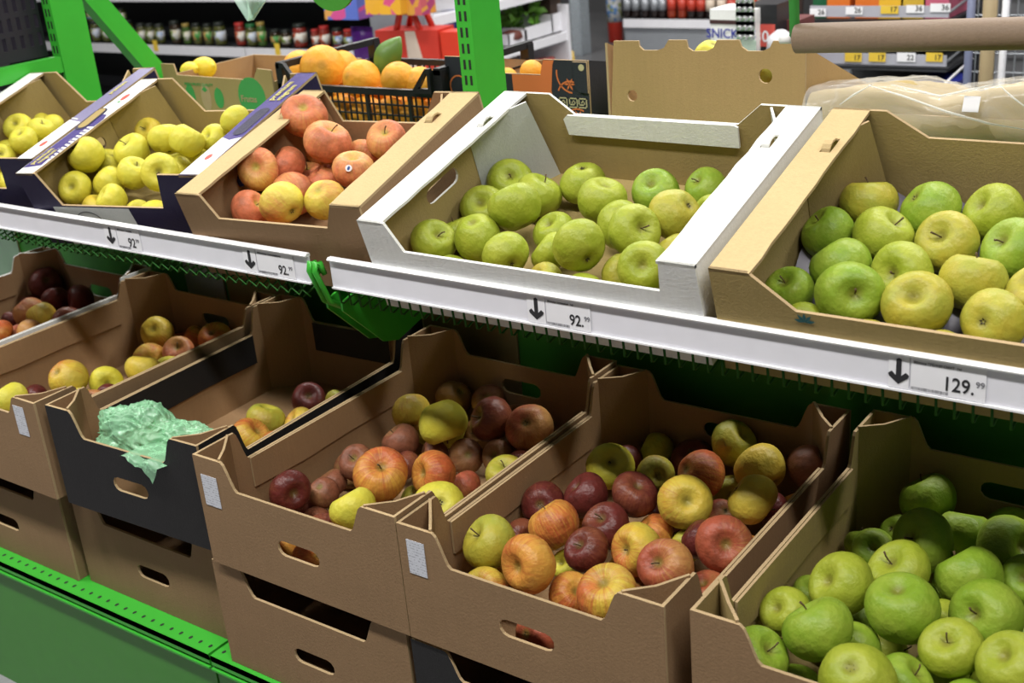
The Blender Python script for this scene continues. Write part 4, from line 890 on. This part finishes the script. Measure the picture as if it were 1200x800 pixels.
def jar(px,pyb,d,g,l,b,hf,zs,Y=None,extra=''):
    Y=Y or YJ+.06
    P=ony(px,pyb,Y); r=d*depth(P)/FPX/2; r=min(max(r,.024),.05); h=r*hf*(1.6 if hf<4 and zs==zj else 1)
    me=jar_meshes(round(r,3),round(h,3),GL[g],LD[l],LB[b])
    t=thing('preserve_jar',f'{GN[g]} jar, {LN[b]} label, {DN[l]} lid, {extra}','jar',T(P.x,Y,zs+.001),'preserve jars on the dark shelving')
    for m in me: link(m.name.split('.')[0],m,t)
up='on the middle jar shelf'
for q in [(114,46,11,0,0,1,2.7),(126,46,11,0,0,0,2.7),(139,47,11,0,0,0,2.7),(153,47,12,0,0,0,2.6),(168,48,11,0,0,0,2.5),(178,48,11,0,0,0,2.5),(189,48,11,0,0,1,2.5),(208,50,12,1,0,0,2.7),(221,51,10,3,1,0,2.9),(233,51,11,0,0,3,2.7),(246,52,11,0,0,3,2.7),(260,52,14,0,0,1,2.3),
          (284,54,12,2,3,2,2.7),(297,54,13,0,2,1,2.4),(309,55,11,3,1,3,3.1),(325,56,12,1,0,3,2.0),(337,56,12,1,0,0,2.0),(354,57,16,2,0,2,2.1),(372,58,10,2,3,2,2.6),(383,59,13,2,3,2,2.4),(398,60,12,2,0,1,2.4),(411,61,12,2,3,1,2.3),(424,62,11,2,0,2,2.3),(436,62,11,1,0,2,2.3)]:
    jar(*q[:7],zj,extra=up)
for px,py,b in ((113,22,1),(124,22,1),(136,23,0),(148,24,0)):
    jar(px,46,11,0,0,b,2.7,zj+.13,extra='stacked on other jars')
for i in range(9):
    px=24+i*9; jar(px,110,10,(0,0,1,3)[i%4],i%3,i%4,2.5,zj2,extra='on the low jar shelf'); jar(px+2,110,10,(0,1,0)[i%3],(i+1)%3,(i+1)%4,2.5,zj2+.066,extra='stacked on the low jar shelf')
for px,py in ((182,53),(325,57)):
    P=ony(px,py,YJ-.014); o=MB().box((-.02,-.001,-.035),(.02,.001,.03)).build('yellow_ticket',YTAG); o.location=P; tag(o,'yellow price ticket hanging on the white edge of the jar shelf','price ticket','yellow tickets on the jar shelf')
# end panel with hanging bags
XS=-2.3; YE=onx(505,40,XS).y
ep=thing('pegboard_panel','grey hook panel behind the red shopping bag','panel',T(0,0,0))
MB().box((XS-.34,YE-.03,FLOOR_Z),(XS-.005,YE-.012,1.4)).build('board',GREYM,ep)
MB().tube([(-2.75,3.06,.80),(-1.85,3.06,.80)],.008,8).build('hook_rail',GREYM,ep,True)
for x in (-2.55,-2.4): MB().tube([(x,YE-.03,.80),(x,3.06,.80)],.006,8).build('hook_arm',GREYM,ep,True)
for x in (-2.08,-2.13): MB().tube([(x,3.06,.80),(x,3.06,.40)],.002,6).build('hook',GREYM,ep,True)
def gift_bag(pxl,pxr,pyb,Y,mat,label,h=.36,dep=.10):
    a=ony(pxl,pyb,Y); b=ony(pxr,pyb,Y); t=thing('gift_bag',label,'gift bag',T(a.x,Y,a.z),'gift bags hanging at the shelf end'); w_=b.x-a.x
    o=MB(); o.add([(0,0,0),(w_,0,0),(w_,dep,0),(0,dep,0),(0,.02,h),(w_,.02,h),(w_,dep-.02,h),(0,dep-.02,h)],[(0,3,2,1),(0,1,5,4),(1,2,6,5),(2,3,7,6),(3,0,4,7)]); o.build('bag_body',mat,t)
    o=MB(); o.tube([(w_*.3,.02,h-.01),(w_*.35,.03,h+.10),(w_*.65,.03,h+.10),(w_*.7,.02,h-.01)],.004,6); o.build('handle',plain('cord',(.6,.6,.6),.7),t,True)
gift_bag(381,420,23,2.98,pat_mat('bright_patchwork_print',[(.55,.08,.25),(.1,.15,.5),(.6,.3,.08),(.25,.1,.4)],14.),'gift bag with pink, blue and purple patchwork print')
gift_bag(429,470,17,2.94,pat_mat('yellow_flower_print',[(.70,.36,.03),(.72,.38,.03),(.6,.08,.2),(.7,.36,.04),(.68,.34,.03)],22.),'yellow gift bag with pink dots')
gift_bag(472,494,18,2.98,pat_mat('orange_dot_print',[(.6,.3,.05),(.5,.1,.12),(.6,.28,.04),(.35,.05,.15)],26.),'narrow orange gift bag with purple dots')
REDB=plain('red_paper',(.55,.035,.02),.5); ORB=plain('orange_red_paper',(.6,.10,.04),.5)
Yb=3.0; a=ony(439,36,Yb); b=ony(505,36,Yb); hgt=.42; wid=b.x-a.x
rb=thing('shopping_bag','red shopping bag with pale emblem hanging behind the oranges','bag',T(a.x,Yb,a.z-hgt)@RZ(R(8)))
o=MB(); o.box((0,0,0),(wid,.14,hgt),0); o.build('bag_body',REDB,rb)
o=MB(); o.box((wid+.006,.01,.0),(wid+.12,.10,hgt-.01)); o.build('side_gusset',plain('bright_red_paper',(.62,.04,.015),.45),rb)
MB().panel([(.20*wid*1.0+.09,hgt-.004),(.2*wid+.14,hgt-.004),(.2*wid+.19,.2),(.2*wid+.10,.05)],frame((0,-.001,0),(1,0,0),(0,0,1)),.0005,mi=(0,0,0)).build('pale_print',plain('pale_print',(.62,.5,.42),.6),rb)
MB().panel([(wid*.60,hgt*.62),(wid-.01,hgt*.62),(wid-.01,.02),(wid*.60,.02)],frame((0,-.001,0),(1,0,0),(0,0,1)),.0005,mi=(0,0,0)).build('orange_print',ORB,rb)
MB().panel(circ(.06,hgt-.12,.034,16),frame((0,-.0015,0),(1,0,0),(0,0,1)),.0005,[circ(.06,hgt-.12,.027,16)],(0,0,0)).build('emblem_ring',PAPER,rb)
link('emblem_text',text_mesh('S',.055,PAPER,'CENTER'),rb,frame((.06,-.002,hgt-.14),(1,0,0),(0,0,1)))
for y in (.02,.12): MB().tube([(wid*.30,y,hgt-.02),(wid*.42,y,hgt+.09),(wid*.55,y,hgt+.11),(wid*.72,y,hgt-.02)],.014,6).build('handle',REDB,rb,True)
pb=thing('snack_bag','shiny purple snack bag between the jars and the red bag','bag',T(*ony(430,84,3.1))); pm=plain('purple_foil',(.10,.02,.22),.25)
vs=[];n_=10
for s in (-1,1):
    for j in range(n_+1):
        for i in range(n_+1):
            u,v=i/n_,j/n_; k=math.sin(math.pi*u)*math.sin(math.pi*v)**.6; vs.append(((u-.5)*.13,s*.03*k+.006*noise.noise(Vector((u*5,v*6,s))),v*.20))
m_=(n_+1)**2
MB().add(vs,[(q*m_+j*(n_+1)+i,q*m_+j*(n_+1)+i+1,q*m_+(j+1)*(n_+1)+i+1,q*m_+(j+1)*(n_+1)+i) for q in (0,1) for j in range(n_) for i in range(n_)]).build('bag_body',pm,pb,True)
# shelving standing crosswise beside the aisle
P1=onx(664,36,XS); P0=onx(545,76,XS); z1=onx(630,47,XS).z; z2=onx(540,12,XS).z; ya=YE; yb=onx(664,36,XS).y
cs=thing('cross_shelf','white shelving at right angles to the jars with boxes of greens','shelf',T(0,0,0))
MB().box((XS-.34,ya,FLOOR_Z),(XS-.32,yb,1.3)).build('back_board',plain('pale_grey_board',(.4,.4,.44),.6),cs)
for z in (z1,z2,-.24):
    MB().box((XS-.32,ya,z-.03),(XS-.01,yb,z-.006)).build('shelf_board',SHW,cs); MB().box((XS-.01,ya,z-.045),(XS+.002,yb,z)).build('price_strip',SHW,cs)
MB().box((XS-.34,yb,FLOOR_Z),(XS+.01,yb+.02,z1+.14)).build('end_panel',SHW,cs)
MB().box((XS-.04,ya-.01,FLOOR_Z),(XS+.0,ya+.03,1.3)).build('upright',SHW,cs)
MB().box((XS-.32,ya,FLOOR_Z),(XS-.02,yb,-.29)).build('plinth',GREYM,cs)
def carton_s(px,py,wd,dp,h,label,mat=SHW,z=None,nm='produce_box'):
    P=onx(px,py,XS-.03); t=thing(nm,label,'box',T(P.x-dp,P.y,(z if z is not None else z1)+.001))
    for a_,b_ in (((0,0,0),(dp,.006,h)),((0,wd-.006,0),(dp,wd,h)),((0,0,0),(.006,wd,h)),((dp-.006,0,0),(dp,wd,h)),((0,0,0),(dp,wd,.004))): MB().box(a_,b_).build('wall',mat,t)
    return t,P
t_,P=carton_s(597,53,.16,.24,.06,'low white box on the cross shelf with dark contents'); MB().lathe([(.02,0),(.06,.02),(.05,.05),(.02,.06)],10).build('contents',plain('dark_red_veg',(.12,.03,.02),.6),t_,True,T(.2,.08,.01))
t_,P=carton_s(615,46,.26,.24,.07,'white box of leafy greens on the cross shelf')
o=MB(); lr=random.Random(3)
for i in range(60):
    c=Vector((lr.uniform(.03,.21),lr.uniform(.03,.23),lr.uniform(.05,.15))); L=lr.uniform(.05,.09); fr=T(*c)@Euler((lr.uniform(0,6),lr.uniform(-.9,.9),lr.uniform(0,6))).to_matrix().to_4x4()
    o.add([(0,0,0),(L*.5,-L*.35,.012),(L,0,0),(L*.5,L*.35,.012),(L*.5,0,-.008)],[(0,1,4),(1,2,4),(2,3,4),(3,0,4)],0,fr)
tag(o.build('salad_leaves',plain('bright_salad',(.12,.30,.03),.5),t_),kind='stuff')
t_,P=carton_s(648,37,.14,.24,.10,'white printed box at the end of the cross shelf'); MB().box((.02,.02,.05),(.22,.12,.24)).build('contents',plain('dark_brown_pack',(.05,.03,.02),.5),t_)
PKM=[plain('blue_pack',(.03,.06,.35),.35),plain('yellow_pack',(.6,.4,.05),.35),plain('white_pack',(.6,.6,.62),.4),plain('green_foil',(.01,.10,.04),.3),plain('red_pack',(.4,.04,.03),.35)]
PKN=('blue','yellow','white','dark green','red')
def pack(P,w_,d_,h_,mi,label,rz=0.,grp=None,nm='snack_pack'):
    t=thing(nm,label,'pack',T(*P)@RZ(rz),grp)
    o=MB(); n=6
    for k in range(n+1):
        v=k/n; s=.35+.65*math.sin(math.pi*min(max(v,.02),.98))**.5; o.v+=[(-w_/2,-d_/2*s,h_*v),(w_/2,-d_/2*s,h_*v),(w_/2,d_/2*s,h_*v),(-w_/2,d_/2*s,h_*v)]
    for k in range(n):
        for j in range(4): o.f.append((4*k+j,4*k+(j+1)%4,4*k+4+(j+1)%4,4*k+4+j)); o.m.append(0)
    o.f+=[(3,2,1,0),(4*n,4*n+1,4*n+2,4*n+3)]; o.m+=[0,0]
    o.build('pouch',PKM[mi],t); MB().box((-w_*.3,-d_/2-.002,h_*.35),(w_*.3,-d_/2,h_*.68)).build('front_print',PKM[(mi+1)%3],t)
    return t
for i,(px,py) in enumerate(((528,66),(537,66),(547,64),(532,38),(542,36))):
    P=onx(px,py,XS-.12); pack((P.x,P.y,(z1 if py>50 else z1+.13)+.002),.12,.05,.13,(0,1,0,0,1)[i],f'{("blue","yellow","blue","blue","yellow")[i]} snack pack on the cross shelf next to the green post',R(60),'packs on the cross shelf')
for i,px in enumerate((520,540,560,580)):
    P=onx(px,10,XS-.1); pack((P.x,P.y,z2+.002),.11,.05,.16,2,'white snack pack on the top cross shelf',R(60),'white packs on the top cross shelf')
for i,(px,py) in enumerate(((588,80),(613,78),(634,71),(657,70))):
    P=onx(px,py,XS-.1); pack((P.x,P.y,-.24+.002),.14,.08,.16,(3,3,4,1)[i],f'{PKN[(3,3,4,1)[i]]} bag on the low cross shelf',R(50),'bags on the low cross shelf')
# fire extinguisher, clear strips and the bottle shelf across the aisle
P=onz(722,49,FLOOR_Z); fe=thing('fire_extinguisher','red fire extinguisher with white label standing in the aisle','extinguisher',T(P.x,P.y,FLOOR_Z)); RD=plain('red_enamel',(.5,.03,.015),.3)
MB().lathe([(.05,0),(.06,.01),(.062,.42),(.05,.48),(.022,.51),(.02,.54)],20).build('cylinder',RD,fe,True)
MB().lathe([(.0628,.16),(.0628,.34)],20).build('label_band',LB[1],fe,True); MB().box((-.02,-.06,.54),(.02,.05,.57)).build('handle',INK,fe); MB().tube([(.03,0,.53),(.09,-.02,.45),(.085,-.02,.2)],.01,8).build('hose',INK,fe,True)
P=onz(684,66,FLOOR_Z); gc=thing('clear_bin','clear plastic display bin beside the cross shelf','bin',T(P.x-.1,P.y,FLOOR_Z)); CLR=film_mat('clear_plastic',(.7,.78,.84),.55,.15)
for a_,b_ in (((0,0,0),(.09,.006,.56)),((0,.12,0),(.09,.126,.56)),((0,0,0),(.006,.12,.56)),((.084,0,0),(.09,.12,.56)),((0,0,0),(.09,.12,.01))): MB().box(a_,b_).build('wall',CLR,gc)
YB2=6.2; zb2=ony(730,22,YB2).z; 
shelf_x('bottle_shelf','white-edged low shelf of dark bottles across the aisle',YB2,.45,[zb2,zb2+.42],ony(731,30,YB2).x,ony(905,26,YB2).x,1.2,plain('warm_dark_board',(.06,.035,.03),.6))
def bottle(px,Y,r,h,zs,body,lab,label,grp):
    P=ony(px,20,Y); t=thing('drink_bottle',label,'bottle',T(P.x,Y,zs+.001),grp)
    MB().lathe([(r*.85,0),(r,.012),(r,h*.55),(r*.8,h*.70),(r*.4,h*.86),(r*.36,h*.93)],14).build('body',body,t,True); MB().lathe([(r*1.02,h*.2),(r*1.02,h*.5)],14).build('label_band',lab,t,True); MB().lathe([(r*.42,h*.92),(r*.42,h)],12).build('cap',LD[3] if lab is not GREYM else INK,t,True)
DKB=plain('dark_cola',(.012,.006,.005),.12); RL=plain('red_bottle_label',(.45,.04,.02),.4); WL=plain('cream_bottle_label',(.6,.5,.4),.4)
for i,px in enumerate((736,746,757,768,777)): bottle(px,YB2+.05,.029,.25,zb2,DKB,GREYM,'dark bottle with grey label on the low bottle shelf','grey label bottles')
for i,px in enumerate((788,800)): bottle(px,YB2+.05,.031,.25,zb2,plain('red_drink',(.25,.03,.01),.15),RL,'red bottle with red label on the low bottle shelf','red bottles')
for i,px in enumerate((811,822)): bottle(px,YB2+.05,.031,.24,zb2,DKB,RL,'dark bottle with red label on the low bottle shelf','red label bottles')
bottle(833,YB2+.05,.031,.24,zb2,DKB,WL,'dark bottle with cream label on the low bottle shelf',None)
for i,px in enumerate((846,858,870,882,894)): bottle(px,YB2+.05,.031,.24,zb2,DKB,RL if i%2 else WL,'dark bottle partly hidden behind the hanging blister strip','bottles behind the strip')
P=ony(846,21,YB2-.014); o=MB().box((-.03,-.001,-.03),(.03,.001,.03)).build('yellow_ticket',YTAG); o.location=P; tag(o,'yellow price ticket on the edge of the bottle shelf','price ticket')
# checkout snack rack
YR=3.0; rk=thing('snack_rack','wire snack rack with rows of small price tickets','rack',T(0,0,0))
za=ony(1040,14,YR).z; zb=ony(1040,70,YR).z; xa,xb=ony(950,16,YR).x,ony(1113,10,YR).x
for z in (za,zb):
    MB().box((xa,YR+.0,z-.035),(xb,YR+.34,z-.028)).build('tray',DARK,rk); MB().box((xa,YR-.006,z-.016),(xb,YR-.002,z+.020)).build('ticket_strip',plain('clear_strip',(.42,.42,.48),.3),rk)
    for x in (xa,xb): MB().tube([(x,YR,z),(x,YR+.34,z+.03)],.004,6).build('side_rod',GREYM,rk)
MB().box((xa,YR+.35,FLOOR_Z),(xb,YR+.37,za+.4)).build('back_board',DARK,rk)
for x in (xa+.01,xb+.09): MB().tube([(x,YR+.36,FLOOR_Z),(x,YR+.36,za+.5)],.014,8).build('upright',GREYM,rk,True)
MB().box((xa,YR+.02,FLOOR_Z),(xb,YR+.35,zb-.22)).build('base',DARK,rk)
def ticket_small(px0,px1,py0,py1,mat,txt,label):
    a=ony(px0,py1,YR-.008); b=ony(px1,py0,YR-.008); t=thing('rack_ticket',label,'price ticket',T(a.x,YR-.008,a.z),'tickets on the snack rack'); MB().box((0,-.001,0),(b.x-a.x,.0,b.z-a.z)).build('paper',mat,t)
    link('price_text',text_mesh(txt,.024,INK,'RIGHT'),t,frame((b.x-a.x-.004,-.0016,.006),(1,0,0),(0,0,1)))
for a,b,m,s,py in ((949,968,PAPER,'26',(10,19)),(991,1011,PAPER,'26',(8,17)),(1032,1053,YTAG,'17',(7,16)),(1062,1083,PAPER,'36',(6,15)),(1090,1114,PAPER,'36',(4,14))):
    ticket_small(a,b,py[0],py[1],m,s,f'{"yellow" if m is YTAG else "white"} ticket reading {s} on the upper strip of the snack rack')
for a,b,m,s in ((990,1010,YTAG,'17'),(1018,1038,YTAG,'17'),(1051,1073,PAPER,'22'),(1085,1105,YTAG,'17')):
    ticket_small(a,b,62,72,m,s,f'{"yellow" if m is YTAG else "white"} ticket reading {s} on the lower strip of the snack rack')
def sbox(px,py,Y,w_,d_,h_,mat,label,txt=None,tm=PAPER,rz=0,fs=.03,tilt=0,name='snack_box',zs=None,txtz=.4):
    P=ony(px,py,Y); t=thing(name,label,'box',T(P.x,Y,zs if zs is not None else P.z)@RZ(rz)@RX(tilt)); MB().box((-w_/2,0,0),(w_/2,d_,h_)).build('carton',mat,t); MB().box((-w_/2-.001,-.001,h_*.82),(w_/2+.001,d_+.001,h_+.001)).build('lid',mat,t)
    if txt: link('brand_text',text_mesh(txt,fs,tm,'CENTER'),t,frame((0,-.0025,h_*txtz),(1,0,0),(0,0,1)))
    return t
OR2=plain('orange_box',(.65,.16,.02),.5); BL2=plain('royal_blue_box',(.02,.03,.28),.4); BK2=plain('black_box',(.015,.015,.018),.4)
for px,mat,lab in ((982,OR2,'orange snack box standing first on the upper rack tray'),(1016,OR2,'orange snack box between the orange and yellow boxes on the rack'),(1044,plain('yellow_box',(.75,.45,.03),.5),'yellow snack box with red print on the rack'),(1070,PKM[1],'yellow snack box next to the pink box on the rack'),(1097,plain('pink_box',(.55,.12,.2),.5),'pink snack box at the end of the rack tray')):
    sbox(px,8,YR+.03,.08,.2,.12,mat,lab,zs=za-.026)
sbox(961,8,YR+.03,.05,.2,.10,PKM[3],'dark green snack box beside the orange boxes on the rack',zs=za-.026)
sbox(1052,92,YR+.06,.19,.16,.10,BK2,'black chocolate box with grey lettering on the lower rack tray','PERGALE',GREYINK,fs=.034,zs=zb-.21,txtz=.55)
sbox(1093,104,YR-.03,.125,.2,.14,BL2,'royal blue chocolate box with white lettering on the lower rack tray','PERGALE',PAPER,fs=.03,zs=zb-.21,txtz=.55)
sbox(1006,100,YR+.06,.10,.16,.09,plain('brown_box',(.2,.07,.02),.5),'brown snack box on the lower rack tray beside the black chocolate box',zs=zb-.21)
wb=thing('wire_basket','grey wire basket stand at the end of the snack rack','basket',T(0,0,0)); lat=MB(); x0=ony(1122,50,YR).x; x1=ony(1280,50,YR).x
for i in range(14): xx=x0+(x1-x0)*i/13; lat.tube([(xx,YR+.1,FLOOR_Z),(xx,YR+.1,za+.4)],.003,5)
for i in range(22): zz=FLOOR_Z+.05+i*.06; lat.tube([(x0,YR+.1,zz),(x1,YR+.1,zz)],.003,5)
lat.build('mesh_panel',GREYM,wb)
for px,mat,r_ in ((1158,plain('beige_post',(.35,.27,.15),.5),.022),(1176,SHW,.011),(1136,plain('blue_grey_post',(.16,.18,.28),.4),.013)):
    P=ony(px,50,YR-.05); MB().tube([(P.x,P.y,FLOOR_Z),(P.x,P.y,za+.5)],r_,10).build('post',mat,wb,True)
MB().tube([ony(1092,112,YR-.1),ony(1140,68,YR+.05)],.004,6).build('slanted_rod',SHW,wb,True)
MB().box((x0+.12,YR+.14,FLOOR_Z),(x1,YR+.3,za+.4)).build('back_board',plain('mid_grey_board',(.16,.16,.17),.6),wb)
# chocolate boxes and the blister strip beside the rack
YS=2.6; zs=ony(860,41,YS).z-.135
sf=thing('counter_stand','small dark counter stand under the chocolate boxes','stand',T(0,0,0)); MB().box((ony(835,50,YS).x,YS-.01,zs-.02),(ony(928,50,YS).x,YS+.3,zs-.001)).build('top',DARK,sf); MB().box((ony(850,50,YS).x,YS+.05,FLOOR_Z),(ony(915,50,YS).x,YS+.25,zs-.02)).build('pedestal',DARK,sf)
c=sbox(857,47,YS+.02,.155,.12,.21,WHITEC,'white chocolate box with blue slanted lettering behind the tall brown box','SNICKERS',plain('blue_ink',(.02,.03,.3),.5),R(-6),.042,zs=zs,txtz=.58); MB().box((-.079,-.002,.165),(.079,-.001,.178)).build('brown_band',plain('brown_ink',(.05,.02,.02),.5),c)
c=sbox(893,47,YS+.06,.10,.12,.22,BK2,'black chocolate box with red panel beside the blister strip','30',PAPER,0,.05,zs=zs,txtz=.48); MB().box((-.045,-.0015,.09),(.045,-.0008,.16)).build('red_panel',REDINK,c)
sbox(916,42,YS+.14,.12,.12,.16,plain('maroon_box',(.12,.03,.03),.5),'maroon chocolate box beside the green holder arm',zs=zs)
st=thing('blister_strip','hanging strip of shiny silver blister packs in front of the chocolate boxes','blister strip',T(0,0,0)); FOIL=plain('silver_foil',(.75,.76,.78),.18,.8)
for i,py in enumerate((52,44,33,22,11,1,-10)):
    P=ony(873+(4 if i==0 else 0)-i*.2,py,YS-.08); o=MB(); wv=.031
    if i==0: o.box((P.x-.025,P.y,P.z-.02),(P.x+.025,P.y+.004,P.z+.012)); o.build('backing_card',plain('pale_green_card',(.4,.5,.42),.5),st)
    else:
        o.box((P.x-wv,P.y+.004,P.z-.022),(P.x+wv,P.y+.008,P.z+.02)); 
        for k in (-1,0,1): o.lathe([(.009,0),(.009,.004),(.005,.009)],8,0,T(P.x+k*.019,P.y+.004,P.z)@RX(R(90)))
        o.build('blister_pack',FOIL,st)
P=ony(872,-10,YS-.075); MB().tube([(P.x,P.y+.01,ony(872,52,YS-.075).z),(P.x,P.y+.01,P.z+.25)],.003,6).build('hanger',GREYM,st); MB().box((P.x-.01,P.y,P.z+.25),(P.x+.01,P.y+.5,P.z+.26)).build('hook_bar',GREYM,st)
o=thing('white_pouch','small white plastic pouch beside the green holder arm','pouch',T(*ony(915,50,YS+.03))); MB().lathe([(.01,-.05),(.045,-.02),(.04,.02),(.012,.04)],12).build('pouch',plain('grey_white_film',(.6,.6,.63),.3),o,True)
bpy.context.view_layer.update()
